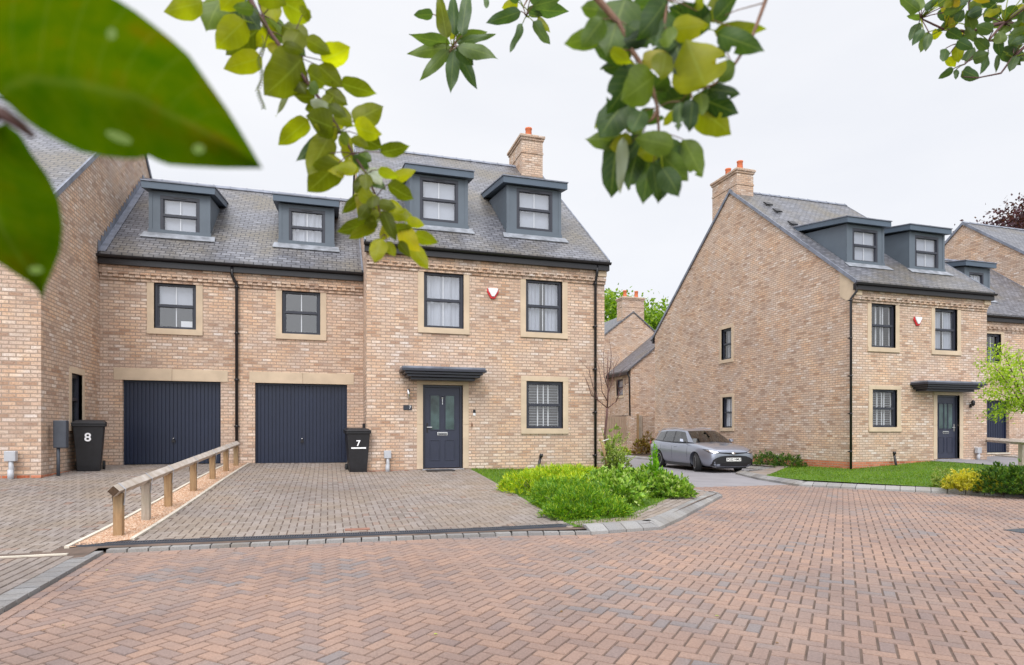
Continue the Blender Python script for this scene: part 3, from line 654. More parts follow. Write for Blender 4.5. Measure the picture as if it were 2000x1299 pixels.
def front_door(parent, fr, a, b, c, d, style=0, lbl=None):
    f = MB(); t = .06; rec = .07
    f.box((a, -rec-.07, c), (a+t, -rec, d), M['anthra'], fr); f.box((b-t, -rec-.07, c), (b, -rec, d), M['anthra'], fr); f.box((a+t, -rec-.07, d-t), (b-t, -rec, d), M['anthra'], fr)
    s = MB(); s.box((a-.15, -.09, d), (b+.15, .02, d+.16), M['stone'], fr)
    zm = c+(d-c)*.53
    for z0, z1 in ((c-.0, zm-.003), (zm+.003, d)):
        s.box((a-.15, -.09, z0), (a, .017, z1), M['stone'], fr); s.box((b, -.09, z0), (b+.15, .017, z1), M['stone'], fr)
    s.box((a-.02, -.1, c-.06), (b+.02, .05, c-.001), M['lead'], fr)
    lf = MB(); la, lb, lc, ld = a+t+.004, b-t-.004, c+.02, d-t-.004; W = lb-la; H = ld-lc
    lf.box((la, -rec-.06, lc), (lb, -rec-.025, ld), M['door'], fr)
    y0, y1 = -rec-.026, -rec-.012
    def bead(u0, u1, v0, v1, w2=.018):
        lf.box((u0, y0, v1-w2), (u1, y1, v1), M['door'], fr); lf.box((u0, y0, v0), (u1, y1, v0+w2), M['door'], fr)
        lf.box((u0, y0, v0+w2), (u0+w2, y1, v1-w2), M['door'], fr); lf.box((u1-w2, y0, v0+w2), (u1, y1, v1-w2), M['door'], fr)
    gl = MB()
    U = [(la+W*.14, la+W*.43), (la+W*.57, la+W*.86)]
    for u0, u1 in U:
        bead(u0, u1, lc+H*.47, lc+H*.91); bead(u0, u1, lc+H*.09, lc+H*.35)
        if style == 0: gl.box((u0+.018, y0, lc+H*.47+.018), (u1-.018, y0+.006, lc+H*.91-.018), M['doorglass'], fr)
    if style == 1:
        gl.box((U[0][0]+.018, y0, lc+H*.49), (U[1][1]-.018, y0+.006, lc+H*.89), M['doorglass'], fr)
        for k in (.38, .62): lf.box((la+W*k-.012, y0, lc+H*.48), (la+W*k+.012, y1, lc+H*.90), M['door'], fr)
    do = lf.build('front_door', parent, bevel=.003)
    f.build('door_frame', do, bevel=.004); s.build('stone_surround', do, bevel=.006); gl.build('door_glazing', do, uv=False)
    h = MB(); hs = -1 if style == 0 else 1; hu = la+.055 if style == 0 else lb-.055; hz = lc+H*.50
    h.box((hu-.018, y0, hz-.12), (hu+.018, y0+.012, hz+.12), M['black' if style == 0 else 'chrome'], fr); h.box((hu-.01 if style == 0 else hu-.12, y0+.03, hz+.0), (hu+.12 if style == 0 else hu+.01, y0+.045, hz+.022), M['chrome'], fr); h.box((hu-.01, y0+.01, hz), (hu+.01, y0+.035, hz+.02), M['chrome'], fr)
    h.build('door_handle', do, uv=False, bevel=.003)
    l = MB(); cu = (la+lb)/2; l.box((cu-.13, y0, lc+H*.405), (cu+.13, y0+.014, lc+H*.445), M['chrome'], fr); l.box((cu-.11, y0+.01, lc+H*.412), (cu+.11, y0+.02, lc+H*.43), M['anthra'], fr)
    l.build('letter_box', do, uv=False, bevel=.003)
    if style == 0:
        k = MB(); c0 = fr(cu, y0+.012, lc+H*.875); c1 = fr(cu, y0+.012, lc+H*.82)
        k.lathe([(.0, 0), (.030, 0), (.030, -.012), (.0, -.018)], M['chrome'], c0, 'y', 16); k.lathe([(0, 0), (.012, 0), (.012, -.01), (0, -.012)], M['chrome'], c1, 'y', 10)
        k.box((cu-.006, y0, lc+H*.79), (cu+.006, y0+.013, lc+H*.875), M['chrome'], fr); k.build('door_knocker', do, uv=False)
    return do
def canopy(parent, fr, a, b, z0, z1, dp=.62):
    mb = MB(); h = z1-z0
    steps = [(0, .0, .0), (.18, .10, .28), (.36, .05, .34), (.50, .16, .62), (.66, .10, .68)]
    # stacked mouldings growing upwards, then a flat lead top
    lv = [(0, .24, .20), (.22, .14, .10), (.42, .08, .05), (.62, .0, .0), (.82, .02, .03)]
    for i, (k, ins, di) in enumerate(lv):
        k1 = lv[i+1][0] if i < 4 else 1.0
        mb.box((a+ins, -.01, z0+h*k), (b-ins, dp-di-ins*.2, z0+h*k1-.004 if i < 4 else z0+h), M['anthra'] if i < 4 else M['leaddark'], fr)
    return mb.build('door_canopy', parent, bevel=.008)
def downpipe(parent, fr, u, ztop, zbot, off=.14, du=0):
    mb = MB()
    mb.tube([fr(u-du, off+.08, ztop), fr(u-du, off+.08, ztop-.22), fr(u, .07, ztop-.42), fr(u, .07, zbot)], .036, M['black'], 10)
    z = ztop-.5
    while z > zbot+.2:
        mb.lathe([(.045, 0), (.045, .05)], M['black'], fr(u, .07, z), 'z', 10); mb.box((u-.06, 0, z+.01), (u+.06, .05, z+.04), M['black'], fr); z -= 1.15
    return mb.build('downpipe', parent, uv=False)
def alarm(parent, fr, u, v, s=.17):
    a = MB(); pts = [(-s*.9, s*.95), (s*.9, s*.95), (s, s*.35), (s*.35, -s*.75), (-s*.35, -s*.75), (-s, s*.35)]
    a.prism([fr(u+p, .0, v+q) for p, q in pts], fr(0, .045, 0)-fr(0, 0, 0), M['red'])
    o = a.build('alarm_box', parent, uv=False, bevel=.012)
    b = MB(); pts = [(-s*.88, s*.93), (s*.88, s*.93), (s*.72, s*.4), (s*.22, -s*.42), (-s*.22, -s*.42), (-s*.72, s*.4)]
    b.prism([fr(u+p, .046, v+q) for p, q in pts], fr(0, .03, 0)-fr(0, 0, 0), M['white']); b.build('alarm_cover', o, uv=False, bevel=.01)
def gable_poly(fr, u0, u1, vb, ve, vr):  return [fr(u0, 0, ve), fr(u1, 0, ve), fr((u0+u1)/2, 0, vr)]
PITCHK = .82
def roof_slabs(parent, x0, x1, y0, y1, ze, over=.22, verge=.05, gut=True, name='roof', zr=None):
    mb = MB(); ym = (y0+y1)/2; zr = zr or ze+PITCHK*(ym-y0); k = (zr-ze)/(ym-y0); t = .09
    for s_, ya in ((-1, y0), (1, y1)):
        yo = ya+s_*over; zo = ze-k*over
        a = [(x0-verge, yo, zo), (x1+verge, yo, zo), (x1+verge, ym, zr), (x0-verge, ym, zr)]
        b = [(x, y, z+t) for x, y, z in a]
        F = [(0, 1, 2, 3)[::-1], (4, 5, 6, 7), (0, 1, 5, 4), (1, 2, 6, 5), (3, 0, 4, 7)]
        if s_ > 0: F = [f[::-1] for f in F]
        mb.faces(a+b, F, M['slate'])
    o = mb.build(name, parent)
    r = MB(); n = int((x1-x0)/.45); st = (x1-x0+2*verge)/n
    for i in range(n):
        xa = x0-verge+st*i
        r.prism([(xa, ym-.14, zr+t-.08), (xa, ym, zr+t+.035), (xa, ym+.14, zr+t-.08), (xa, ym+.12, zr+t-.10), (xa, ym, zr+t), (xa, ym-.12, zr+t-.10)], (st*.97, 0, 0), M['leaddark'])
        r.prism([(xa+st-.03, ym-.15, zr+t-.08), (xa+st-.03, ym, zr+t+.05), (xa+st-.03, ym+.15, zr+t-.08)], (.03, 0, 0), M['leaddark'])
    r.build('ridge_tiles', o, uv=False)
    for xe in (x0-verge-.012, x1+verge-.028):
        v = MB()
        for s_, ya in ((-1, y0), (1, y1)):
            yo = ya+s_*over; zo = ze-k*over
            v.prism([(xe, yo, zo-.03), (xe, ym, zr-.03), (xe, ym, zr+t+.012), (xe, yo, zo+t+.012)], (.04, 0, 0), M['leaddark'])
        v.build('verge_trim', o, uv=False)
    if gut:
        for s_, ya in ((-1, y0), (1, y1)):
            q = MB(); yg = ya+s_*(over+.03); zg = ze-k*over-.01
            q.box((x0-verge, min(ya+s_*.10, ya+s_*(over-.01)), zg-.17), (x1+verge, max(ya+s_*.10, ya+s_*(over-.01)), zg+.02), M['black'])
            prof = [(yg+.06*math.cos(a_), zg+.03+.065*math.sin(a_)-.0) for a_ in [math.pi+i*math.pi/6 for i in range(7)]]
            q.prism([(x0-verge-.02, p, z) for p, z in prof], (x1-x0+2*verge+.04, 0, 0), M['black'])
            q.build('gutter', o, uv=False)
    return o
def corbel(mb, fr, u0, u1, ztop):
    rows = [(ztop-.225, ztop, .095), (ztop-.30, ztop-.225, .06), (ztop-.375, ztop-.30, .03)]
    for a, b, p in rows: mb.box((u0, -.02, a), (u1, p, b), M['brick'], fr)
    n = int((u1-u0)/.225)
    for i in range(n): mb.box((u0+i*.225+.06, .05, ztop-.30), (u0+i*.225+.165, .088, ztop-.226), M['brick'], fr)
def chimney(parent, x0, x1, y0, y1, zb, zt, pots, ph=.42):
    mb = MB()
    mb.box((x0, y0, zb), (x1, y1, zt-.16), M['brick']); mb.box((x0-.02, y0-.02, zt-.62), (x1+.02, y1+.02, zt-.56), M['brick'])
    mb.box((x0-.035, y0-.035, zt-.16), (x1+.035, y1+.035, zt-.08), M['brick']); mb.box((x0-.07, y0-.07, zt-.08), (x1+.07, y1+.07, zt), M['brick'])
    mb.box((x0+.02, y0+.02, zt), (x1-.02, y1-.02, zt+.05), M['concrete'])
    o = mb.build('chimney', parent)
    for px_, py_ in pots:
        p = MB(); p.lathe([(.125, 0), (.12, .05), (.105, ph-.06), (.12, ph-.05), (.125, ph), (.09, ph), (.08, ph-.1)], M['terra'], (px_, py_, zt+.04), 'z', 18); p.build('chimney_pot', o, uv=False)
    return o
def dormer(parent, xa, xb, yf, zt, y0, ze, wrect, blind, k=PITCHK, rise=.17):
    """flat fronted dormer: front at yf, top zt; main roof surface z = ze + k (y - y0)"""
    rz = lambda y: ze+k*(y-y0)+.09
    zb = rz(yf); a, b, c, d = wrect
    yb = (zt-ze-.09)/k+y0
    fr = frame((0, yf, 0), (1, 0, 0), (0, -1, 0))
    mb = MB(); holes_wall(mb, fr, xa, xb, zb-.05, zt, [(a, b, c, d)], M['clad'], .02)
    for x in (xa, xb): 
        mb.face([(x, yf, zb-.05), (x, yf, zt), (x, yb+.6, zt), (x, yb+.6, rz(yb+.6)-.05)] if False else [(x, yf, zb-.06), (x, yf, zt), (x, yb+.5, zt+rise*(yb-yf)), (x, yb+.5, rz(yb+.5)-.3)], M['clad'])
    mb.box((xa-.012, -.0, zb), (xa+.07, .012, zt), M['clad'], fr); mb.box((xb-.07, -.0, zb), (xb+.012, .012, zt), M['clad'], fr)
    do = mb.build('dormer', parent)
    r = MB(); ov = .14; yo = yf-.16; t = .17
    # roof meets the main slope where zt + rise*(y-yo) = rz
    ym = (zt+t*.4-rise*yo-ze-.09+k*y0)/(k-rise)+.15
    z2 = zt+rise*(ym-yo)
    A = [(xa-ov, yo, zt), (xb+ov, yo, zt), (xb+ov, ym, z2), (xa-ov, ym, z2)]; B = [(x, y, z+t) for x, y, z in A]
    r.faces(A+B, [(3, 2, 1, 0), (0, 1, 5, 4), (1, 2, 6, 5), (2, 3, 7, 6), (3, 0, 4, 7)], M['cladroof']); 
    T = [(xa-ov-.02, yo-.025, zt+t), (xb+ov+.02, yo-.025, zt+t), (xb+ov+.02, ym+.1, z2+t), (xa-ov-.02, ym+.1, z2+t)]; T2 = [(x, y, z+.03) for x, y, z in T]
    r.faces(T+T2, [(3, 2, 1, 0), (4, 5, 6, 7), (0, 1, 5, 4), (1, 2, 6, 5), (2, 3, 7, 6), (3, 0, 4, 7)], M['leaddark'])
    for x in (xa+.25, xa+.75): r.prism([(x, yo, zt+t+.03), (x, yo+.05, zt+t+.07), (x, yo+.5, zt+t+.12), (x, yo+.5, zt+t+.05)], (.04, 0, 0), M['leaddark'])
    r.build('dormer_roof', do, uv=False)
    # window pieces hang under the dormer
    wo = window(parent, fr, a, b, c, d, blind, rec=.0, ring=False, dormer=True, name='dormer_window')
    l = MB(); y1_ = yf-.24
    l.prism([(xa-.12, yf-.01, rz(yf-.01)+.02), (xb+.12, yf-.01, rz(yf-.01)+.02), (xb+.15, y1_, rz(y1_)+.02), (xa-.15, y1_, rz(y1_)+.02)][::-1], (0, -.008, .012), M['lead'])
    l.box((xa-.03, yf-.03, rz(yf)), (xb+.03, yf+.0, rz(yf)+.10), M['clad'])
    l.build('lead_flashing', do, uv=False)
    for x, s_ in ((xa, -1), (xb, 1)): pass
    return do
def simple_wall(mb, pts, mat=None): mb.face(pts, mat or M['brick'])
def redbase(mb, fr, u0, u1, zf, top):
    mb.face([fr(u0, .003, zf-.4), fr(u1, .003, zf-.4), fr(u1, .003, top), fr(u0, .003, top)], M['redbrick'])
# ------------------------------------------------------------------ house seven (centre)
YF = 15.2; X0, X1 = .893, 7.17; YB = 26.6; ZE = 4.62; ZR = ZE+PITCHK*(YB-YF)/2
def house_seven():
    h = thing('brick_house', (4, 20.9, -1.0), 'buff brick house with two grey dormers and a navy front door behind the grey drive', 'house', 'terraced brick houses')
    fr = frame((0, YF, 0), (1, 0, 0), (0, -1, 0))
    w1 = rect(828, 905.5, 531, 641, YF); w2 = rect(1027, 1098, 546, 650, YF); w3 = rect(1028, 1099.5, 745, 837, YF); dr = rect(826, 904, 752, 915.5, YF)
    mb = MB(); zb = -1.5
    holes_wall(mb, fr, X0, X1, zb, ZE-.2, [w1, w2, w3, (dr[0], dr[1], dr[2], dr[3])], M['brick'])
    mb.face([(X0, YB, zb), (X0, YF, zb), (X0, YF, ZE), (X0, YB, ZE)], M['brick']); mb.face([(X1, YF, zb), (X1, YB, zb), (X1, YB, ZE), (X1, YF, ZE)], M['brick'])
    mb.face([(X0, YF, ZE-.2), (X1, YF, ZE-.2), (X1, YF, ZE), (X0, YF, ZE)], M['brick'])
    mb.face([(X1, YB, zb), (X0, YB, zb), (X0, YB, ZE), (X1, YB, ZE)], M['brick'])
    for x in (X0, X1): mb.face([(x, YF, ZE), (x, YB, ZE), (x, (YF+YB)/2, ZR)], M['brick'])
    corbel(mb, fr, X0, X1-.02, ZE-.32)
    mb.build('wall', h)
    b = MB(); redbase(b, fr, X0, dr[0]-.16, -1.1, -.985); redbase(b, fr, dr[1]+.16, X1, -1.1, -1.0); b.face([(X1+.003, YF, -1.5), (X1+.003, YB, -1.5), (X1+.003, YB, -.98), (X1+.003, YF, -.98)], M['redbrick']); b.build('brick_plinth', h)
    k = MB(); k.box((X1-.27, 0, ZE-.5), (X1+.012, .13, ZE-.09), M['stone'], fr); k.box((X1-.27, 0, ZE-.62), (X1+.01, .10, ZE-.503), M['brick'], fr); k.box((X1-.27, 0, ZE-.70), (X1+.01, .06, ZE-.623), M['brick'], fr)
    k.build('kneeler_stone', h, bevel=.01)
    window(h, fr, *w1, 'net'); window(h, fr, *w2, 'sides'); window(h, fr, *w3, 'shutter')
    front_door(h, fr, *dr)
    cz = rect(785, 950, 714, 743, YF-.3)
    ca = rect(785, 951, 714, 743, YF-.62); canopy(h, fr, ca[0], ca[1], PY(867, 743, YF-.35).z, PY(867, 716, YF-.6).z)
    rf = roof_slabs(h, X0, X1, YF, YB, ZE)
    chimney(h, X1-.78, X1-.01, 20.15, 21.65, 8.0, 10.18, [(X1-.38, 20.6), (X1-.38, 21.2)])
    # dormers
    yd = 15.92
    for (pl, pr), wr, bl in (((801, 913), (820, 895, 349, 433), 'roller'), ((990, 1095), (1009, 1079, 371, 450), 'roller')):
        xa = PY(pl, 400, yd).x; xb = PY(pr, 400, yd).x; dormer(h, xa, xb, yd, 6.62, YF, ZE, rect(*wr, yd), bl)
    u = PY(1163, 700, YF-.07).x; downpipe(h, fr, u, ZE-.22, -1.15, .1)
    a = PY(962, 575, YF); alarm(h, fr, a.x, a.z, .155)
    # small things screwed to the wall
    p = PY(797, 769, YF); mb = MB(); mb.lathe([(.001, -.12), (.032, -.12), (.032, .12), (.001, .12)], M['chrome'], (p.x, YF-.09, p.z), 'z', 14); mb.box((p.x-.03, 0, p.z-.05), (p.x+.03, .08, p.z+.04), M['chrome'], fr); mb.build('wall_lamp', h, uv=False)
    p = PY(796, 796, YF); mb = MB(); mb.box((p.x-.105, .002, p.z-.06), (p.x+.105, .02, p.z+.06), M['anthra'], fr); o = mb.build('house_number_plate', h, uv=False, bevel=.004)
    text_mesh('7', .11, M['lettering'], 'number', o, Matrix.Translation((p.x+.06, YF-.022, p.z)) @ Matrix.Rotation(R(90), 4, 'X'))
    p = PY(926, 806, YF); mb = MB(); mb.box((p.x-.032, .002, p.z-.01), (p.x+.032, .03, p.z+.075), M['black'], fr); mb.box((p.x-.032, .002, p.z-.075), (p.x+.032, .028, p.z-.012), M['white'], fr); mb.build('doorbell', h, uv=False, bevel=.004)
    p = PY(921.5, 830, YF); mb = MB(); mb.box((p.x-.02, .002, p.z-.04), (p.x+.02, .02, p.z+.04), M['twigbrown'], fr); mb.build('key_box', h, uv=False)
    # narrow window on the return wall beside the garage
    return h
house_seven()
# ------------------------------------------------------------------ garage link (left)
def link_block(x0, x1, yf, depth, ze, label, grp, wins, gars, dorms, pipe, openx=None):
    h = thing('garage_block', ((x0+x1)/2, yf+depth/2, -.9), label, 'house', grp)
    fr = frame((0, yf, 0), (1, 0, 0), (0, -1, 0)); zb = -1.4; yb = yf+depth
    mb = MB(); H = [w_[0] for w_ in wins]+[g_[0] for g_ in gars]
    holes_wall(mb, fr, x0, x1, zb, ze-.1, H, M['brick'], .14)
    bw = MB(); bw.face([(x0, yb, zb), (x0, yb, ze), (x1, yb, ze), (x1, yb, zb)], M['brick']); bw.build('rear_wall', h)
    mb.face([(x0, yf, ze-.1), (x1, yf, ze-.1), (x1, yf, ze+.05), (x0, yf, ze+.05)], M['brick'])
    corbel(mb, fr, x0+.01, x1-.01, ze-.3)
    mb.build('wall', h)
    for r_, bl in wins: window(h, fr, *r_, bl)
    for r_, lint in gars:
        a, b, c, d = r_
        m2 = MB(); n = 24; st = (b-a-.08)/n
        m2.box((a, -.17, c), (a+.04, -.10, d), M['garage'], fr); m2.box((b-.04, -.17, c), (b, -.10, d), M['garage'], fr); m2.box((a+.04, -.17, d-.05), (b-.04, -.10, d), M['garage'], fr)
        for i in range(n):
            u = a+.04+i*st; m2.box((u+.004, -.165, c+.01), (u+st-.012, -.128, d-.05), M['garage'], fr)
        m2.box((a+.04, -.18, c+.005), (b-.04, -.150, d-.05), M['garage'], fr)
        go = m2.build('garage_door', h, bevel=.002)
        hd = MB(); cu = (a+b)/2; hz = c+.28*(d-c); hd.lathe([(0, 0), (.03, 0), (.03, -.015), (.012, -.03), (.012, -.06), (0, -.06)], M['chrome'], fr(cu, -.128, hz+.06), 'y', 12); hd.box((cu-.04, -.128, hz-.035), (cu+.04, -.085, hz+.02), M['black'], fr); hd.build('garage_handle', go, uv=False)
        s = MB(); la, lb, lc, ld = lint; mid = (la+lb)/2
        s.box((la, -.13, lc), (mid-.003, .015, ld), M['stone'], fr); s.box((mid+.003, -.13, lc), (lb, .015, ld), M['stone'], fr); s.build('stone_lintel', go, bevel=.005)
        t = MB(); t.box((a-.03, -.16, c-.05), (b+.03, .03, c), M['concrete'], fr); t.build('threshold', go)
    roof_slabs(h, x0+.05, x1-.06, yf, yb, ze, over=.2, verge=.04)
    for xa, xb, yd, zt, wr, bl in dorms: dormer(h, xa, xb, yd, zt, yf, ze, wr, bl)
    if pipe is not None: downpipe(h, fr, pipe, ze-.2, -.9, .1, .09)
    return h, fr
YL = 16.6; LX0, LX1 = -5.12, .893
def left_link():
    ze = 4.22; yd = 17.38
    G = []
    for pr, pl in (((239, 431, 744, 907), (222, 445, 721, 744.5)), ((498, 678, 749.5, 905.5), (487, 691, 728, 750))):
        r_ = rect(*pr, YL); l_ = rect(*pl, YL); G.append((r_, (l_[0], l_[1], r_[3], l_[3])))
    W = [(rect(300.8, 383, 551.5, 642.7, YL), 'half'), (rect(550.8, 625.6, 567, 653, YL), 'none')]
    D = [(PY(291.6, 400, yd).x, PY(410, 400, yd).x, yd, 6.02, rect(313, 390, 385, 461, yd), 'roller'), (PY(545, 430, yd).x, PY(652, 430, yd).x, yd, 6.02, rect(564, 635, 409, 482, yd), 'net')]
    h, fr = link_block(LX0, LX1, YL, 7.4, ze, 'brick link with two dark garage doors and two dormers on the left', 'garage links between the houses', W, G, D, PY(463, 600, YL).x)
    # stepped lead flashing against the left house
    l = MB(); n = 18
    for i in range(n):
        y = YL-.2+i*.21; z = ze+PITCHK*(y-YL)+.09
        l.prism([(LX0+.012, y, z-.02), (LX0+.012, y+.22, z+PITCHK*.22-.02), (LX0+.012, y+.22, z+PITCHK*.22+.10), (LX0+.012, y+.03, z+PITCHK*.22+.10), (LX0+.012, y, z+.12)], (.012, 0, 0), M['leaddark'])
        l.prism([(LX0+.02, y, z+.012), (LX0+.17, y, z+.012), (LX0+.17, y+.22, z+PITCHK*.22+.012), (LX0+.02, y+.22, z+PITCHK*.22+.012)], (0, 0, .01), M['leaddark'])
    l.build('lead_flashing', h, uv=False)
left_link()
# ------------------------------------------------------------------ house eight (far left)
def house_eight():
    x1 = LX0; x0 = -11.6; yf, yb = 13.5, 25.3; ze = 4.12; zr = ze+.78*5.9
    h = thing('brick_house', (-8.3, 19.4, -.9), 'buff brick house at the left edge with one narrow side window behind bin 8', 'house', 'terraced brick houses')
    mb = MB(); f2 = frame((x1, 0, 0), (0, 1, 0), (1, 0, 0)); fr = frame((0, yf, 0), (1, 0, 0), (0, -1, 0))
    wr = rectX(139, 160.5, 731, 829, x1)
    holes_wall(mb, f2, yf, yb, -1.4, ze, [wr], M['brick'])
    mb.face([(x1, yf, ze), (x1, yb, ze), (x1, (yf+yb)/2, zr)], M['brick'])
    mb.face([(x0, yf, -1.4), (x1, yf, -1.4), (x1, yf, ze), (x0, yf, ze)], M['brick']); mb.face([(x0, yb, -1.4), (x0, yf, -1.4), (x0, yf, ze), (x0, yb, ze)], M['brick'])
    mb.face([(x1, yb, -1.4), (x0, yb, -1.4), (x0, yb, ze), (x1, yb, ze)], M['brick']); mb.face([(x0, yf, ze), (x0, yb, ze), (x0, (yf+yb)/2, zr)], M['brick'])
    mb.build('wall', h)
    b = MB(); redbase(b, fr, x0, x1, -.95, -.84); redbase(b, f2, yf, YL, -.95, -.84); b.build('brick_plinth', h)
    window(h, f2, *wr, 'roller', w_=.11)
    roof_slabs(h, x0, x1, yf, yb, ze, zr=zr, over=.2, verge=.03)
    return h
house_eight()
# ------------------------------------------------------------------ house across the side road (right)
RX0 = 15.34; RX1 = 20.95; RY = 15.0; RYB = 26.8; RZE = 4.62
def house_right():
    h = thing('brick_house', (18, 20.9, -1.1), 'buff brick house with a broad gable end and chimney beside the parked car', 'house', 'terraced brick houses')
    fr = frame((0, RY, 0), (1, 0, 0), (0, -1, 0)); fg = frame((RX0, 0, 0), (0, 1, 0), (-1, 0, 0))
    zb = -1.6; zr = RZE+PITCHK*(RYB-RY)/2
    w1 = rect(1701.6, 1749, 592.5, 679, RY); w2 = rect(1825.7, 1869.5, 603, 685, RY); w3 = rect(1703.8, 1752, 761, 834.5, RY); dr = rect(1830, 1874, 772, 896.5, RY)
    g1 = rectX(1409, 1428.7, 642, 702, RX0); g2 = rectX(1411, 1430, 775.7, 835.5, RX0)
    mb = MB()
    holes_wall(mb, fr, RX0, RX1, zb, RZE-.2, [w1, w2, w3, dr], M['brick']); holes_wall(mb, fg, RY, RYB, zb, RZE, [g1, g2], M['brick'])
    mb.face([(RX0, RY, RZE-.2), (RX1, RY, RZE-.2), (RX1, RY, RZE), (RX0, RY, RZE)], M['brick'])
    mb.face([(RX1, RY, zb), (RX1, RYB, zb), (RX1, RYB, RZE), (RX1, RY, RZE)], M['brick']); mb.face([(RX1, RYB, zb), (RX0, RYB, zb), (RX0, RYB, RZE), (RX1, RYB, RZE)], M['brick'])
    for x in (RX0, RX1): mb.face([(x, RY, RZE), (x, RYB, RZE), (x, (RY+RYB)/2, zr)], M['brick'])
    corbel(mb, fr, RX0+.02, RX1-.02, RZE-.32); mb.build('wall', h)
    b = MB(); redbase(b, fr, RX0-.003, dr[0]-.16, -1.2, -.98); redbase(b, fr, dr[1]+.16, RX1, -1.2, -.99); redbase(b, fg, RY-.003, RYB, -1.2, -.98); b.build('brick_plinth', h)
    k = MB(); k.box((RX0-.012, 0, RZE-.5), (RX0+.27, .13, RZE-.09), M['stone'], fr); k.box((RX0-.01, 0, RZE-.62), (RX0+.27, .10, RZE-.503), M['brick'], fr); k.box((RX0-.01, 0, RZE-.70), (RX0+.27, .06, RZE-.623), M['brick'], fr)
    k.prism([(RX0-.012, RY-.002, RZE-.75), (RX0-.012, RY-.002, RZE-.03), (RX0-.012, RY+.45, RZE+.33), (RX0-.012, RY+.45, RZE-.45)], (.02, 0, 0), M['stone']); k.build('kneeler_stone', h)
    k = MB(); k.box((RX1-.27, 0, RZE-.5), (RX1+.012, .13, RZE-.09), M['stone'], fr); k.build('kneeler_stone', h, bevel=.01)
    window(h, fr, *w1, 'shutter'); window(h, fr, *w2, 'sides'); window(h, fr, *w3, 'shutter'); window(h, fg, *g1, 'none', w_=.13); window(h, fg, *g2, 'sides', w_=.13)
    front_door(h, fr, *dr, style=1)
    c0 = rect(1806, 1922, 744, 764, RY-.5); canopy(h, fr, c0[0], c0[1], PY(1860, 765, RY-.3).z, PY(1860, 744, RY-.6).z)
    roof_slabs(h, RX0, RX1, RY, RYB, RZE)
    chimney(h, RX0-.004, RX0+.76, 20.5, 22.1, 7.0, 10.25, [(RX0+.4, 20.85), (RX0+.4, 21.6)])
    yd = 15.8
    for (pl, pr), wr in (((1653.9, 1726), (1665, 1714, 448, 513)), ((1776, 1844), (1787, 1833, 461.6, 524.7))):
        dormer(h, PY(pl, 480, yd).x, PY(pr, 480, yd).x, yd, 6.62, RY, RZE, rect(*wr, yd), 'roller')
    downpipe(h, fr, PY(1662, 700, RY-.07).x, RZE-.2, -1.2, .1, -.1)
    a = PY(1791, 629, RY); alarm(h, fr, a.x, a.z, .16)
    p = PY(1894, 788, RY); mb = MB(); mb.lathe([(.001, -.1), (.05, -.06), (.06, .06), (.001, .12)], M['black'], (p.x, RY-.11, p.z), 'z', 8); mb.box((p.x-.02, 0, p.z-.14), (p.x+.02, .06, p.z-.02), M['black'], fr); mb.build('wall_lamp', h, uv=False)
    v = MB()     # slate vents
    for px_, py_ in ((1500, 400), (1518, 413), (1548, 438)):
        for it in range(1):
            r_ = ray(px_, py_); t_ = (RZE+.12-PITCHK*RY)/(r_.z-PITCHK*r_.y); q = r_*t_
            v.prism([(q.x-.14, q.y-.1, q.z-.06), (q.x+.14, q.y-.1, q.z-.06), (q.x+.14, q.y+.1, q.z+.10), (q.x-.14, q.y+.1, q.z+.10)], (0, -.02, .04), M['black'])
    v.build('roof_vent', h, uv=False)
    # far link and next house
    yl = 16.35; x0, x1 = RX1, 27.6; ze = 4.25; y2 = 17.1
    gr = rect(1930, 1971, 782, 884, yl); wr = rect(1926.5, 1955, 652, 709, yl)
    D = [(PY(1870, 540, y2).x+.35, PY(1932.5, 540, y2).x, y2, 6.1, (PY(1893, 545, y2).x, PY(1921, 545, y2).x, 4.98, 5.92), 'net')]
    link_block(x0, x1, yl, 7.4, ze, 'brick link with garage door and single dormer behind the small maple at right', 'garage links between the houses', [(wr, 'none')], [((x0+.12, gr[1], gr[2], gr[3]), (x0+.02, gr[1]+.25, gr[3], gr[3]+.28))], D, None)
    h2 = thing('brick_house', (31, 19, -1), 'brick gable end of the next house rising behind the right-hand dormers', 'house', 'terraced brick houses')
    mb = MB(); xa, xb = 27.6, 34; ya, yb = 14.9, 26.7; zr2 = RZE+.8*5.9
    mb.face([(xa, yb, -1.5), (xa, ya, -1.5), (xa, ya, RZE), (xa, (ya+yb)/2, zr2), (xa, yb, RZE)], M['brick']); mb.face([(xa, ya, -1.5), (xb, ya, -1.5), (xb, ya, RZE), (xa, ya, RZE)], M['brick'])
    mb.face([(xb, yb, -1.5), (xa, yb, -1.5), (xa, yb, RZE), (xb, yb, RZE)], M['brick']); mb.face([(xb, ya, -1.5), (xb, yb, -1.5), (xb, yb, RZE), (xb, (ya+yb)/2, zr2), (xb, ya, RZE)], M['brick'])
    mb.build('wall', h2); roof_slabs(h2, xa, xb, ya, yb, RZE, zr=zr2)
house_right()
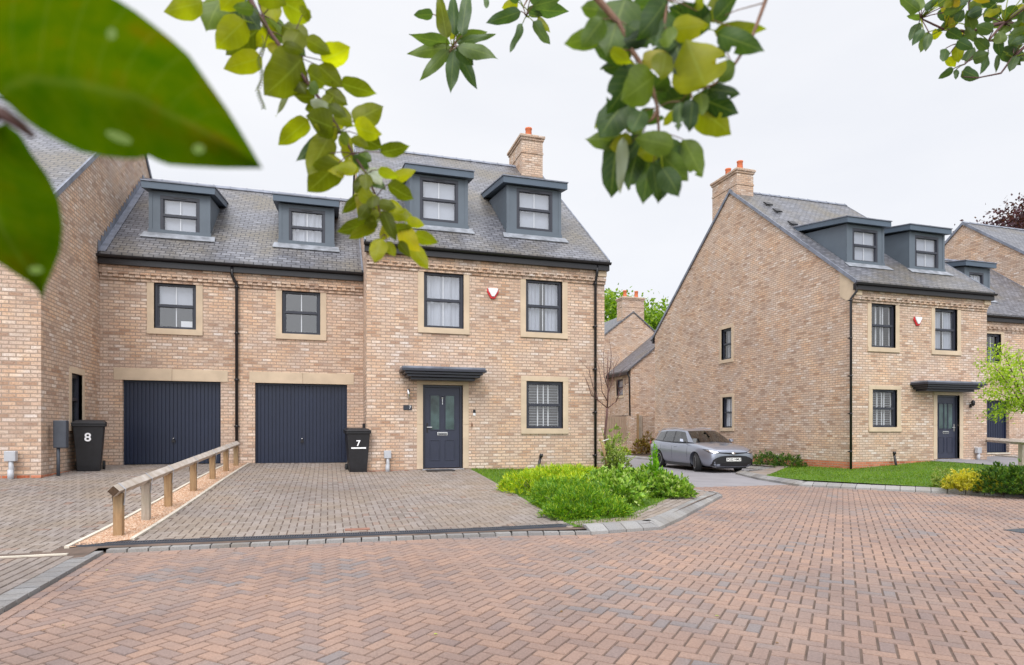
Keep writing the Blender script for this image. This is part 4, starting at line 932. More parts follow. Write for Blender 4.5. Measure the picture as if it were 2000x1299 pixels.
# ------------------------------------------------------------------ houses at the end of the side road
def back_houses():
    h = thing('brick_house', (18.4, 38, -1.3), 'far brick gable with two-pot chimney seen in the gap between the houses', 'house', 'distant brick houses')
    mb = MB(); yf, yb = 34.7, 44; xc = 18.34; zr = 7.35; hw = 4.6; k = .76; ze = zr-k*hw
    mb.face([(xc-hw, yf, -1.6), (xc+hw, yf, -1.6), (xc+hw, yf, ze), (xc, yf, zr), (xc-hw, yf, ze)], M['brick'])
    mb.face([(xc-hw, yb, -1.6), (xc-hw, yf, -1.6), (xc-hw, yf, ze), (xc-hw, yb, ze)], M['brick']); mb.face([(xc+hw, yf, -1.6), (xc+hw, yb, -1.6), (xc+hw, yb, ze), (xc+hw, yf, ze)], M['brick'])
    mb.build('wall', h)
    r = MB()
    for s_ in (-1, 1):
        A = [(xc, yf-.06, zr), (xc, yb, zr), (xc+s_*(hw+.2), yb, ze-.15), (xc+s_*(hw+.2), yf-.06, ze-.15)]; B = [(x, y, z+.1) for x, y, z in A]
        F = [(4, 5, 6, 7), (0, 1, 2, 3), (3, 0, 4, 7), (2, 3, 7, 6)]
        if s_ > 0: F = [f[::-1] for f in F]
        r.faces(A+B, F, M['slate'])
    r.build('roof', h)
    chimney(h, xc-.75, xc+.75, yf-.02, yf+.75, 6.4, 8.3, [(xc-.4, yf+.35), (xc+.4, yf+.35)], .45)
    h = thing('brick_house', (19, 33, -1.3), 'lower brick side wing with a lean roof and small window before the far gable', 'house', 'distant brick houses')
    mb = MB(); ya, yb = 32.0, 34.68; xl = 16.75; ze = 3.55; hw = 3.4; zr = ze+.8*hw
    fl = frame((xl, 0, 0), (0, 1, 0), (-1, 0, 0)); wr = rectX(1204, 1217, 741, 773, xl)
    holes_wall(mb, fl, ya, yb, .85, ze, [wr], M['brick'])
    mb.face([(xl, ya, -1.6), (xl+2*hw, ya, -1.6), (xl+2*hw, ya, ze), (xl+hw, ya, zr), (xl, ya, ze)], M['brick'])
    mb.box((xl+.02, ya+.02, -1.6), (xl+.9, yb, .84), M['brick']); mb.build('wall', h)
    k = MB(); k.box((xl-.03, ya, .76), (xl+.06, yb, .86), M['black']); k.build('black_beam', h, uv=False)
    window(h, fl, *wr, 'net', w_=.1, bars=False)
    r = MB(); A = [(xl-.25, ya-.1, ze-.2), (xl-.25, yb, ze-.2), (xl+hw, yb, zr), (xl+hw, ya-.1, zr)]; B = [(x, y, z+.1) for x, y, z in A]
    r.faces(A+B, [(0, 1, 2, 3), (7, 6, 5, 4), (0, 1, 5, 4), (3, 0, 4, 7)], M['slate']); r.box((xl-.3, ya-.1, ze-.36), (xl-.2, yb, ze-.2), M['black']); r.build('roof', h)
    d = MB(); d.tube([(xl-.22, ya-.02, ze-.3), (xl-.1, ya-.02, ze-.5), (xl-.07, ya-.05, .8)], .045, M['black'], 8); d.build('downpipe', h, uv=False)
    # wall and fence closing the lane
    t = thing('brick_wall', (17, 31, -1.3), 'low brick garden wall with pier at the end of the lane', 'wall')
    mb = MB(); a = PY(1188, 880, 30.8).x; b = PY(1243, 880, 30.8).x; c = PY(1228, 880, 30.8).x; zt = PY(1210, 868, 30.8).z
    mb.box((a-2, 30.8, -1.6), (c, 31.02, zt), M['brick']); mb.box((c, 30.72, -1.6), (b, 31.1, PY(1230, 812, 30.8).z), M['brick']); 
    mb.box((PY(1256, 880, 30.8).x, 30.8, -1.6), (21, 31.02, PY(1230, 812, 30.8).z), M['brick']); mb.build('wall', t)
    t = thing('timber_fence', (16, 30.9, zt), 'boarded timber fence panel standing on the low brick wall', 'fence')
    mb = MB(); x = a-2
    while x < c-.12: mb.box((x, 30.86, zt), (x+.14, 30.89+random.uniform(0, .02), PY(1210, 813, 30.8).z), M['fencewood']); x += .15
    mb.build('fence_panel', t)
    t = thing('timber_gate', (17.8, 30.9, -1.3), 'tall grey boarded gate between the brick pier and the wall', 'gate')
    mb = MB(); x = b+.02; e = PY(1256, 880, 30.8).x
    while x < e-.1: mb.box((x, 30.86, -1.38), (x+.12, 30.9+random.uniform(0, .015), PY(1245, 811, 30.8).z), M['woodgrey']); x += .13
    mb.build('gate_boards', t); mb = MB(); mb.box((b-.02, 30.66, -1.5), (b+.08, 30.76, PY(1245, 809, 30.8).z), M['wood']); mb.build('gate_post', t)
back_houses()
# ------------------------------------------------------------------ rail on posts
def rail():
    t = thing('timber_rail', (-2.4, 12, -1.1), 'low timber rail on seven square posts between the two driveways', 'fence')
    posts = [(232, 1046), (285.5, 1013.6), (328.7, 988), (377.8, 957), (415, 937.4), (441.4, 922), (461, 910)]
    def gp(px_, py_):
        z = -1.3
        for _ in range(10): q = PZ(px_, py_, z); z = g(q.x, q.y)+.01
        return PZ(px_, py_, z)
    A0, B0 = gp(*posts[0]), gp(*posts[-1]); hgt = .575; s = .05; r_ = .072
    RA, RB = A0+UP*hgt, B0+UP*(hgt-.05); mids = []
    for px_, py_ in posts:
        lo, hi = -.1, 1.1
        for _ in range(30):
            m = (lo+hi)/2; p = RA.lerp(RB, m); u_ = CX+FPX*p.dot(RT)/p.dot(FW)
            if u_ < px_: lo = m
            else: hi = m
        p = RA.lerp(RB, m); mids.append(p); mb = MB(); zg = g(p.x, p.y)
        mb.box((p.x-s, p.y-s, zg-.1), (p.x+s, p.y+s, p.z-.05), M['wood'] if len(mids) != 2 else M['woodgrey']); mb.build('post', t, bevel=.006)
    d = (RB-RA).normalized(); side = d.cross(UP).normalized(); up = side.cross(d).normalized(); P4 = [side*r_, up*r_, -side*r_, -up*r_]
    path = [RA-d*.17, mids[3], RB+d*.12]
    for k in (0, 1):
        A, B = path[k]+d*.004*k, path[k+1]-d*.004*(1-k); mb = MB()
        mb.faces([A+q for q in P4]+[B+q for q in P4], [(0, 1, 2, 3), (7, 6, 5, 4)]+[(i, i+4, (i+1) % 4+4, (i+1) % 4) for i in range(4)], M['rail']); mb.build('rail', t, uv=False, bevel=.005)
    mb = MB(); A = path[0]-d*.003; mb.face([A+q*.93 for q in P4][::-1], M['endgrain']); mb.build('rail_end', t, uv=False)
    e = r_+.006; P4 = [side*e, up*e, -side*e, -up*e]
    for q in mids[:6]:
        mb = MB(); A = q-d*.02; B = q+d*.02
        mb.faces([A+P4[2], A+P4[1], A+P4[0], B+P4[2], B+P4[1], B+P4[0]], [(0, 1, 4, 3), (1, 2, 5, 4)], M['greyplastic'])
        for sg in (1, -1): mb.faces([A+side*e*sg, B+side*e*sg, B+side*e*sg*.74-UP*.2, A+side*e*sg*.74-UP*.2], [(0, 1, 2, 3)], M['greyplastic'])
        mb.build('metal_strap', t, uv=False)
    # second rail, right edge
    t = thing('timber_rail', (23, 14, -1), 'timber rail at the right edge in front of the far garage door', 'fence')
    A = PY(1925, 858.5, 15.2); B = A+Vector((1.9, -2.6, -.02)); B = PD(2030, 866, 16.2)
    mb = MB(); d = (B-A).normalized(); side = d.cross(UP).normalized(); up = side.cross(d).normalized(); P4 = [side*.075, up*.075, -side*.075, -up*.075]
    mb.faces([A+q for q in P4]+[B+q for q in P4], [(0, 1, 2, 3), (7, 6, 5, 4)]+[(i, i+4, (i+1) % 4+4, (i+1) % 4) for i in range(4)], M['rail']); mb.build('rail', t, uv=False)
    for k in (.72,):
        q = A+(B-A)*k; mb = MB(); mb.box((q.x-.055, q.y-.055, -1.2), (q.x+.055, q.y+.055, q.z-.03), M['woodgrey']); mb.build('post', t)
rail()
# ------------------------------------------------------------------ bins, meter posts, mat, pipes
def bin_(loc, rotz, num, label, strip=False):
    t = thing('wheelie_bin', loc, label, 'bin', 'black wheelie bins'); t.rotation_euler = (0, 0, rotz); bpy.context.view_layer.update()
    mb = MB(); lv = [(0, .20, .22), (.12, .205, .235), (.95, .265, .30)]
    for i in range(2):
        z0, a0, b0 = lv[i]; z1, a1, b1 = lv[i+1]
        mb.faces([(-a0, -b0, z0), (a0, -b0, z0), (a0, b0, z0), (-a0, b0, z0), (-a1, -b1, z1), (a1, -b1, z1), (a1, b1, z1), (-a1, b1, z1)], [(0, 1, 5, 4), (1, 2, 6, 5), (2, 3, 7, 6), (3, 0, 4, 7)]+([(3, 2, 1, 0)] if i == 0 else []), M['binplastic'])
    mb.box((-.29, -.325, .93), (.29, .33, .985), M['binplastic'])
    me = MB(); me.v = mb.v; me.f = mb.f; me.mi = mb.mi; me.mats = mb.mats; me.smooth = mb.smooth
    o = local_build(mb, 'bin_body', t, .012)
    l = MB(); l.faces([(-.295, -.34, .985), (.295, -.34, .985), (.295, .36, .985), (-.295, .36, .985), (-.22, -.26, 1.055), (.22, -.26, 1.055), (.24, .33, 1.075), (-.24, .33, 1.075), (-.295, -.34, 1.0), (.295, -.34, 1.0), (.295, .36, 1.02), (-.295, .36, 1.02)],
                      [(3, 2, 1, 0), (0, 1, 9, 8), (1, 2, 10, 9), (2, 3, 11, 10), (3, 0, 8, 11), (8, 9, 5, 4), (9, 10, 6, 5), (10, 11, 7, 6), (11, 8, 4, 7), (4, 5, 6, 7)], M['binplastic'])
    l.tube([(-.2, .36, 1.0), (-.2, .43, 1.01), (.2, .43, 1.01), (.2, .36, 1.0)], .016, M['binplastic'], 8)
    local_build(l, 'bin_lid', t, .01)
    for sx in (-1, 1):
        w_ = MB(); vs = []; 
        w_.lathe([(.0, -.02), (.1, -.02), (.1, .03), (.0, .03)], M['tyre'], (0, 0, 0), 'y', 20)
        w_.v = [(sx*.235+y, .27+x, .1+z) for x, y, z in w_.v]
        local_build(w_, 'wheel', t, 0)
    mx_ = Matrix.Translation((-.01 if num == '8' else -.01, -.298, .70)) @ Matrix.Rotation(R(90-4.5), 4, 'X')
    o = text_mesh(num, .24 if num == '8' else .19, M['lettering'], 'bin_number', None, mx_, .002, .004); o.parent = t
    if strip:
        s = MB(); s.box((-.17, -.288, .575), (.17, -.270, .61), M['lettering']); local_build(s, 'address_strip', t, 0)
def local_build(mb, name, parent, bev=0):
    o = mb.build(name, None, uv=False, bevel=bev); o.parent = parent; return o
def ground_at(px_, py_, off=0):
    z = -1.2
    for _ in range(10): q = PZ(px_, py_, z); z = g(q.x, q.y)+.012+off
    return PZ(px_, py_, z)
q = ground_at(166, 921); bin_((q.x, q.y+.25, q.z), R(14), '8', 'black wheelie bin with a large white 8, by the left house corner')
q = PY(699, 923, 14.95); bin_((q.x-.0, q.y+.31, g(q.x, q.y)), R(4), '7', 'black wheelie bin with a white 7 above a white strip, beside the garage door', True)
def meter_post(px_, pyt, pyb, Y, label='', w_=.09):
    q = PY(px_, pyb, Y); q.z = g(q.x, q.y); zt = PD(px_, pyt, (q-Vector((0, 0, 0))).dot(FW)).z
    t = thing('service_riser', q, label, 'utility box', 'grey service risers')
    mb = MB(); mb.box((q.x-w_, q.y-.05, zt-.19), (q.x+w_, q.y+.06, zt), M['greyplastic']); mb.build('riser_cover', t, uv=False, bevel=.012)
    mb = MB(); mb.tube([(q.x, q.y, q.z-.05), (q.x+.01, q.y, q.z+.2), (q.x, q.y, zt-.15)], [.045, .042, .035], M['greyplastic'], 12); mb.lathe([(.05, 0), (.05, .2)], M['greyplastic'], (q.x, q.y, q.z-.02), 'z', 12); mb.build('riser_pipe', t, uv=False)
meter_post(21, 881, 933, 13.4, label='pale grey service pipe with square cover at the left house front')
meter_post(757, 880, 925, 15.1, label='pale grey service pipe with square cover between bin 7 and the front door', w_=.085)
meter_post(1911, 874, 901, 14.9, label='pale grey service pipe with rounded cover right of the far front door')
q = PX(113, 926, LX0+.16); q.z = g(q.x, q.y); t = thing('utility_pillar', q, 'tall dark grey meter box on a single post left of bin 8', 'utility box')
zt = PD(118, 821, q.dot(FW)).z; zb_ = PD(118, 875, q.dot(FW)).z
mb = MB(); mb.box((q.x-.07, q.y-.04, zb_), (q.x+.15, q.y+.10, zt), M['greybox']); mb.build('meter_box', t, uv=False, bevel=.015)
mb = MB(); mb.tube([(q.x, q.y+.02, q.z-.05), (q.x, q.y+.02, zb_+.02)], .03, M['greybox'], 10); mb.build('post', t, uv=False)
t = thing('wall_box', (LX0+.1, 15.8, 0), 'small grey box fixed to the wall above bin 8', 'utility box')
a = PX(173, 821, LX0+.05); b = PX(191, 838, LX0+.05)
mb = MB(); mb.box((LX0+.004, min(a.y, b.y), b.z-.05), (LX0+.13, max(a.y, b.y), a.z), M['greybox']); mb.build('box', t, uv=False, bevel=.01)
t = thing('wall_box', (.85, 15.5, 0), 'small black box on the return wall just behind bin 7', 'utility box')
a = PY(708, 827, 15.75); mb = MB(); mb.box((a.x, 15.6, PY(712, 850, 15.7).z), (.889, 15.85, a.z), M['black']); mb.build('box', t, uv=False, bevel=.01)
q = ground_at(865, 919.5); a = PY(832, 918, q.y).x; b = PY(885, 918, q.y).x
t = thing('doormat', (q.x, q.y, q.z), 'dark ribbed doormat in front of the navy front door', 'doormat')
mb = MB(); mb.box((a, 14.72, q.z), (b, 15.10, q.z+.025), M['mat'])
for i in range(14): mb.box((a+.02, 14.735+i*.026, q.z+.025), (b-.02, 14.75+i*.026, q.z+.033), M['mat'])
mb.build('mat', t, uv=False)
def vent(pxb, pyb, pxt, pyt, Y, label):
    a = PY(pxb, pyb, Y); b = PY(pxt, pyt, Y); t = thing('vent_pipe', a, label, 'pipe', 'slanting black pipes by the walls')
    mb = MB(); mb.tube([a-UP*.2, a, b+Vector((0, .02, 0))], .035, M['black'], 10); mb.build('pipe', t, uv=False)
    mb = MB(); mb.tube([b-(b-a)*.1, b+(b-a)*.12], .048, M['black'], 10); mb.build('pipe_cap', t, uv=False)
vent(1050, 918, 1057, 890, 14.9, 'short slanting black pipe standing in the golden shrub')
vent(1750, 908, 1747, 885, 14.85, 'short black pipe standing on the lawn of the right-hand house')
# manhole frame on the road, fallen leaves, drain lid
t = thing('manhole_cover', (*xy(PZ(1990, 1045, ROAD)), ROAD), 'dark square manhole cover in the paving at the right edge', 'manhole')
q = PZ(1992, 1045, ROAD); mb = MB(); q.x += .42; mb.box((q.x-.3, q.y-.3, ROAD), (q.x+.3, q.y+.3, ROAD+.02), M['greybox']); mb.build('cover', t, uv=False)
q = ground_at(698, 1034); t = thing('access_cover', q, 'small brown access cover set in the grey driveway', 'cover'); mb = MB(); mb.box((q.x-.16, q.y-.07, q.z-.01), (q.x+.16, q.y+.07, q.z+.008), plain('rust', (.24, .12, .085), .9, var=.2)); mb.build('lid', t, uv=False)
# ------------------------------------------------------------------ parked estate car
def build_car():
    head = math.atan2(-4.6, -.33)
    t = thing('parked_car', (12.83, 19.42, ROAD), 'silver grey estate car parked beside the brick gable, front wheels turned', 'car'); t.rotation_euler = (0, 0, head)
    bpy.context.view_layer.update()
    def lb(mb, name, parent=t, bev=0, sub=0, smooth=False):
        o = mb.build(name, None, uv=False, bevel=bev); o.parent = parent
        if sub: m = o.modifiers.new('s', 'SUBSURF'); m.levels = sub; m.render_levels = sub
        return o
    # lower body: sections along x, half profile (y, z)
    SEC = [  # x, bottom z, sill y, mid y, mid z, shoulder y, shoulder z, top y, top z, centre z
        (2.325, .22, .50, .62, .42, .60, .60, .45, .70, .715),
        (2.30, .19, .66, .74, .42, .71, .65, .55, .745, .765),
        (2.20, .17, .78, .83, .44, .80, .70, .62, .80, .825),
        (1.95, .17, .82, .875, .48, .85, .78, .68, .87, .90),
        (1.50, .17, .83, .895, .50, .875, .86, .70, .93, .965),
        (1.12, .17, .83, .89, .50, .87, .90, .72, .97, 1.01),
        (.80, .17, .83, .885, .50, .86, .92, .74, .98, 1.02),
        (.3, .17, .83, .885, .52, .865, .93, .76, .97, 1.0),
        (-.5, .17, .83, .885, .52, .87, .95, .77, .99, 1.0),
        (-1.2, .17, .83, .895, .54, .88, .98, .77, 1.02, 1.02),
        (-1.7, .18, .82, .89, .54, .87, 1.0, .76, 1.04, 1.05),
        (-2.05, .22, .76, .85, .56, .83, .98, .72, 1.03, 1.05),
        (-2.25, .26, .66, .78, .56, .77, .92, .68, .98, 1.0),
        (-2.32, .32, .50, .62, .56, .62, .84, .56, .88, .9)]
    vs = []; n = 11
    for x, bz, sy, my, mz, hy, hz, ty, tz, cz in SEC:
        half = [(0, bz), (sy*.8, bz), (sy, bz+.06), (my, mz), (hy, hz), (ty, tz)]
        ring = [(x, 0, cz)]+[(x, y, z) for y, z in half[::-1][:5]]+[(x, 0, bz)]+[(x, -y, z) for y, z in half[1:]]
        vs += ring
    m = len(ring); F = [(i*m+k, i*m+(k+1) % m, (i+1)*m+(k+1) % m, (i+1)*m+k) for i in range(len(SEC)-1) for k in range(m)]
    F += [tuple(range(m))[::-1], tuple((len(SEC)-1)*m+k for k in range(m))]
    mb = MB(); mb.faces(vs, F, M['paint'], True)
    body = mb.build('body', None, uv=False)
    md = body.modifiers.new('s', 'SUBSURF'); md.levels = 2; md.render_levels = 2
    cu = MB()
    for wx in (1.39, -1.31):
        cu.lathe([(.37, -1.1), (.37, 1.1)], M['black'], (wx, 0, .31), 'y', 40)
    cut = cu.build('cut', None, uv=False)
    for o_ in (body, cut):
        b_ = bmesh.new(); b_.from_mesh(o_.data); bmesh.ops.recalc_face_normals(b_, faces=b_.faces); b_.to_mesh(o_.data); b_.free()
    bm_ = body.modifiers.new('b', 'BOOLEAN'); bm_.operation = 'DIFFERENCE'; bm_.object = cut; bm_.solver = 'EXACT'
    bpy.context.view_layer.update(); dg = bpy.context.evaluated_depsgraph_get()
    me = bpy.data.meshes.new_from_object(body.evaluated_get(dg)); body.modifiers.clear(); body.data = me
    bpy.data.objects.remove(cut); body.parent = t
    for p in me.polygons: p.use_smooth = True
    me.set_sharp_from_angle(angle=R(35)) if hasattr(me, 'set_sharp_from_angle') else None
    # underbody
    u = MB(); u.box((-2.2, -.55, .14), (2.2, .55, .45), M['black']); u.box((-.9, -.80, .15), (1.0, .80, .4), M['black']); lb(u, 'underbody')
    # greenhouse: belt curve and roof curve, per station
    ST = [  # s: belt (x,y,z)  roof (x,y,z)
        ((1.08, .72, .955), (.36, .56, 1.36)), ((.78, .765, .965), (.22, .585, 1.385)), ((.25, .80, .965), (-.05, .60, 1.415)), ((-.22, .81, .97), (-.30, .61, 1.43)),
        ((-.30, .81, .97), (-.38, .61, 1.43)), ((-1.02, .81, .99), (-.98, .61, 1.425)), ((-1.10, .81, .995), (-1.08, .61, 1.42)), ((-1.72, .77, 1.03), (-1.60, .59, 1.385)), ((-2.08, .66, 1.04), (-1.95, .53, 1.33))]
    pb = MB(); glass = []
    kinds = ['p', 'w', 'w', 'p', 'w', 'p', 'w', 'p']
    for s_ in (1, -1):
        for i in range(len(ST)-1):
            (b0, r0), (b1, r1) = ST[i], ST[i+1]
            def q(p): return Vector((p[0], p[1]*s_, p[2]))
            b0, r0, b1, r1 = map(q, (b0, r0, b1, r1))
            gb = [b0.lerp(r0, .02), b1.lerp(r1, .02), b1.lerp(r1, .86), b0.lerp(r0, .86)]
            if s_ < 0: gb = gb[::-1]
            k = kinds[i]
            if k == 'w': glass.append(('side_window', gb))
            else: pb.face(gb, M['black'] if i in (3, 5) else M['paint'])
            top = [b0.lerp(r0, .86), b1.lerp(r1, .86), r1, r0]; pb.face(top if s_ > 0 else top[::-1], M['paint'], True)
    # windscreen and rear screen
    def screen(B, Rf, bulge, rb):
        rows = []
        for f in (0, .33, .66, 1):
            row = []
            for y in (-1, -.6, 0, .6, 1):
                x = (B[0]+(Rf[0]-B[0])*f)+(1-y*y)*(bulge+(rb-bulge)*f); w_ = B[1]+(Rf[1]-B[1])*f; row.append((x, y*w_, B[2]+(Rf[2]-B[2])*f+.015*math.sin(f*math.pi)+(1-y*y)*.02))
            rows.append(row)
        return rows
    for nm, B, Rf, bu, rb in (('windscreen', ST[0][0], ST[0][1], .16, .09), ('rear_window', ST[-1][0], ST[-1][1], -.10, -.06)):
        rows = screen(B, Rf, bu, rb); g_ = MB()
        for i in range(3):
            for j in range(4): g_.face([rows[i][j], rows[i][j+1], rows[i+1][j+1], rows[i+1][j]], M['carglass'], True)
        lb(g_, nm)
        tops = rows[-1]
        if nm == 'windscreen': ft = tops
        else: bt = tops
    # roof skin
    cols = []
    for yk in range(5):
        y = (-1, -.6, 0, .6, 1)[yk]; col = [Vector(ft[yk])]
        for i in range(1, len(ST)-1):
            r_ = ST[i][1]; col.append(Vector((r_[0]+(.03 if y == 0 else 0), y*r_[1], r_[2]+(1-y*y)*.045)))
        col.append(Vector(bt[yk])); cols.append(col)
    rf = MB()
    for a in range(4):
        for i in range(len(cols[0])-1): rf.face([cols[a][i], cols[a+1][i], cols[a+1][i+1], cols[a][i+1]], M['paint'], True)
    # tailgate spoiler
    rf.box((-2.08, -.5, 1.33), (-1.9, .5, 1.365), M['paint'])
    for s_ in (1, -1): rf.tube([(.0, .56*s_, 1.45), (-.5, .565*s_, 1.475), (-1.2, .56*s_, 1.465), (-1.7, .545*s_, 1.41)], .014, M['greyplastic'], 8)
    lb(rf, 'roof'); lb(pb, 'pillar_trim')
    for nm, q in glass: g_ = MB(); g_.face(q, M['carglass']); lb(g_, nm)
    # black lower edge / window line
    e = MB()
    for s_ in (1, -1): e.tube([Vector((a[0], (a[1]+.012)*s_, a[2]+.006)) for a, _ in ST], .012, M['black'], 6)
    lb(e, 'window_trim')
    # interior
    it = MB(); it.box((-1.9, -.7, .55), (.95, .7, .90), M['dark'])
    for y in (-.37, .37):
        it.box((-.35, y-.24, .85), (-.12, y+.24, 1.17), M['dark']); it.box((-.30, y-.12, 1.17), (-.18, y+.12, 1.33), M['dark']); it.box((-1.3, y-.24, .85), (-1.12, y+.24, 1.15), M['dark'])
    it.box((.45, -.7, .85), (.95, .7, .98), M['dark'])
    a = []
    for k in range(20): th = k/19*2*math.pi; a.append((.32-.1*math.cos(th)*.3, -.37+.18*math.sin(th), 1.0+.18*math.cos(th)))
    it.tube(a, .018, M['black'], 6); lb(it, 'interior')
    # wheels
    def wheel(x, s_, steer):
        w_ = MB(); w_.lathe([(.20, -.10), (.30, -.105), (.318, -.07), (.32, 0), (.318, .07), (.30, .105), (.20, .10)], M['tyre'], (0, 0, 0), 'y', 32)
        o = lb(w_, 'wheel'); o.location = (x, s_*.755, .32); o.rotation_euler = (0, 0, steer)
        r_ = MB(); ys = s_*.10
        r_.lathe([(.215, ys*.3), (.215, ys), (.20, ys*1.02), (.19, ys*.3), (.0, ys*.2)], M['tyre'], (0, 0, 0), 'y', 28)
        for k in range(10):
            th = k*math.pi/5+(.13 if k % 2 else -.13)*0
            c, d = math.cos(th), math.sin(th)
            pts = [(.04, -.018), (.2, -.022), (.2, .022), (.04, .018)]
            r_.prism([(a_*c-b_*d, ys*.75, a_*d+b_*c) for a_, b_ in pts], (0, ys*.2, 0), M['alloy'])
        r_.lathe([(.203, ys*.6), (.213, ys*1.04), (.20, ys*1.05), (.19, ys*.6)], M['alloy'], (0, 0, 0), 'y', 28)
        rr = r_.build('rim', None, uv=False); rr.parent = o
        return o
    st = R(-20)
    wheel(1.39, 1, st); wheel(1.39, -1, st); wheel(-1.31, 1, 0); wheel(-1.31, -1, 0)
    # arches (dark liners)
    al = MB()
    for wx in (1.39, -1.31):
        for s_ in (1, -1):
            pr_ = [(wx+.374*math.cos(R(a)), .31+.374*math.sin(R(a))) for a in range(-12, 193, 12)]
            for i in range(len(pr_)-1): al.face([(pr_[i][0], s_*.30, pr_[i][1]), (pr_[i+1][0], s_*.30, pr_[i+1][1]), (pr_[i+1][0], s_*.84, pr_[i+1][1]), (pr_[i][0], s_*.84, pr_[i][1])], M['black'])
            al.box((wx-.34, s_*.30-.01, .2), (wx+.34, s_*.30+.01, .66), M['black'])
    lb(al, 'arch_liner')
    from mathutils.bvhtree import BVHTree
    bv = BVHTree.FromPolygons([v.co.copy() for v in me.vertices], [tuple(p.vertices) for p in me.polygons])
    def nose(y, z):
        h = bv.ray_cast(Vector((4, y, z)), Vector((-1, 0, 0))); return h[0].x if h[0] else 2.2
    def flank(x, z, s_):
        h = bv.ray_cast(Vector((x, 3*s_, z)), Vector((0, -s_, 0))); return abs(h[0].y) if h[0] else .86
    def strip(ys, top, bot, mat, off, name, nz=3):
        p_ = MB(); k = len(ys)
        for i in range(k-1):
            for j in range(nz):
                q = []
                for ii, jj in ((i, j), (i+1, j), (i+1, j+1), (i, j+1)):
                    z = bot[ii]+(top[ii]-bot[ii])*jj/nz; q.append((nose(ys[ii], z)+off, ys[ii], z))
                p_.face(q, mat)
        return lb(p_, name)
    ys = [-.74, -.70, -.6, -.45, -.25, 0, .25, .45, .6, .70, .74]
    strip(ys, [.34, .44, .50, .545, .565, .57, .565, .545, .50, .44, .34], [.30, .26, .23, .215, .21, .21, .21, .215, .23, .26, .30], M['black'], .008, 'grille')
    yu = [-.66, -.5, -.35, -.15, 0, .15, .35, .5, .66]
    strip(yu, [.685, .675, .67, .665, .665, .665, .67, .675, .685], [.665, .645, .63, .61, .60, .61, .63, .645, .665], M['black'], .01, 'upper_grille', 2)
    yb_ = [-.70, -.6, -.5, -.3, 0, .3, .5, .6, .70]
    strip(yb_, [.235, .205, .19, .185, .183, .185, .19, .205, .235], [.205, .178, .172, .170, .170, .170, .172, .178, .205], M['chrome'], .014, 'bumper_trim', 1)
    for s_ in (-1, 1):
        hl = MB(); o = None
        yy = [.50, .57, .65, .72, .78, .82, .845]; zt_ = [.675, .70, .72, .735, .745, .755, .765]; zb_2 = [.655, .64, .635, .645, .665, .70, .745]
        def hp(y, z):
            h = bv.ray_cast(Vector((4, s_*y*.97, z)), Vector((-1, 0, 0)))
            return h[0]+h[1]*.008*(1 if h[1].x > 0 else -1) if h[0] else Vector((1.9, s_*y, z))
        for i in range(6):
            for j in range(2):
                q = [hp(yy[i], zb_2[i]+(zt_[i]-zb_2[i])*j/2), hp(yy[i+1], zb_2[i+1]+(zt_[i+1]-zb_2[i+1])*j/2), hp(yy[i+1], zb_2[i+1]+(zt_[i+1]-zb_2[i+1])*(j+1)/2), hp(yy[i], zb_2[i]+(zt_[i]-zb_2[i])*(j+1)/2)]
                hl.face(q if s_ > 0 else q[::-1], M['chrome'], True)
        o = lb(hl, 'headlight')
        e = MB(); e.tube([hp(yy[i], zb_2[i]) for i in range(7)], .010, M['black'], 6); e.tube([hp(yy[i], zt_[i]) for i in range(7)], .008, M['black'], 6); o2 = e.build('headlight_trim', None, uv=False); o2.parent = o
        f_ = MB(); f_.prism([(nose(.7, .3)+.03, s_*.66, .22), (nose(.76, .3)+.02, s_*.77, .24), (nose(.72, .36)+.02, s_*.72, .34)], (-.05, 0, 0), M['black']); f_.prism([(2.17, s_*.60, .245), (2.12, s_*.70, .215), (2.13, s_*.70, .235), (2.18, s_*.61, .27)], (.03, 0, 0), M['chrome']); lb(f_, 'fog_lamp_housing')
        mi = MB(); mi.faces([(.62, s_*.90, .98), (.74, s_*.92, .985), (.72, s_*1.04, 1.0), (.63, s_*1.03, 1.0), (.61, s_*.90, 1.09), (.69, s_*.92, 1.09), (.67, s_*1.02, 1.10), (.62, s_*1.01, 1.10)], [(3, 2, 1, 0), (4, 5, 6, 7), (0, 1, 5, 4), (1, 2, 6, 5), (2, 3, 7, 6), (3, 0, 4, 7)], M['paint']); mi.box((.63, min(s_*.80, s_*.93), .975), (.70, max(s_*.80, s_*.93), 1.0), M['black'])
        lb(mi, 'wing_mirror', bev=.02)
        for hx in (.02, -.85):
            h_ = MB(); fy = flank(hx, .81, s_); h_.box((hx-.1, s_*fy-.012, .80), (hx+.1, s_*fy+.02, .825), M['paint']); lb(h_, 'door_handle', bev=.008)
        d = MB()
        for dx in (.86, -.26, -1.12):
            d.tube([(dx, s_*(flank(dx, z_, s_)+.001), z_) for z_ in (.93, .82, .70, .60, .50, .40, .28)], .004, M['black'], 4)
        d.tube([(x_, s_*(flank(x_, .235, s_)+.004), .235) for x_ in (.92, .4, 0, -.5, -.88)], .012, M['chrome'], 6); lb(d, 'door_seam')
        tl = MB(); tl.prism([(-2.05, s_*.845, .88), (-2.24, s_*.78, .86), (-2.24, s_*.77, .98), (-2.03, s_*.835, .98)], (0, s_*.012, 0), M['red']); lb(tl, 'tail_light')
    em = MB(); em.lathe([(0, 0), (.06, 0), (.055, .012), (0, .014)], M['chrome'], (0, 0, 0), 'y', 18); em.v = [(nose(0, .64)+.012+y, x*1.2, .635+z*.8) for x, y, z in em.v]; lb(em, 'badge')
    pl = MB(); pl.box((nose(0, .4)+.012, -.26, .385), (nose(0, .4)+.03, .26, .495), M['plate']); o = lb(pl, 'number_plate')
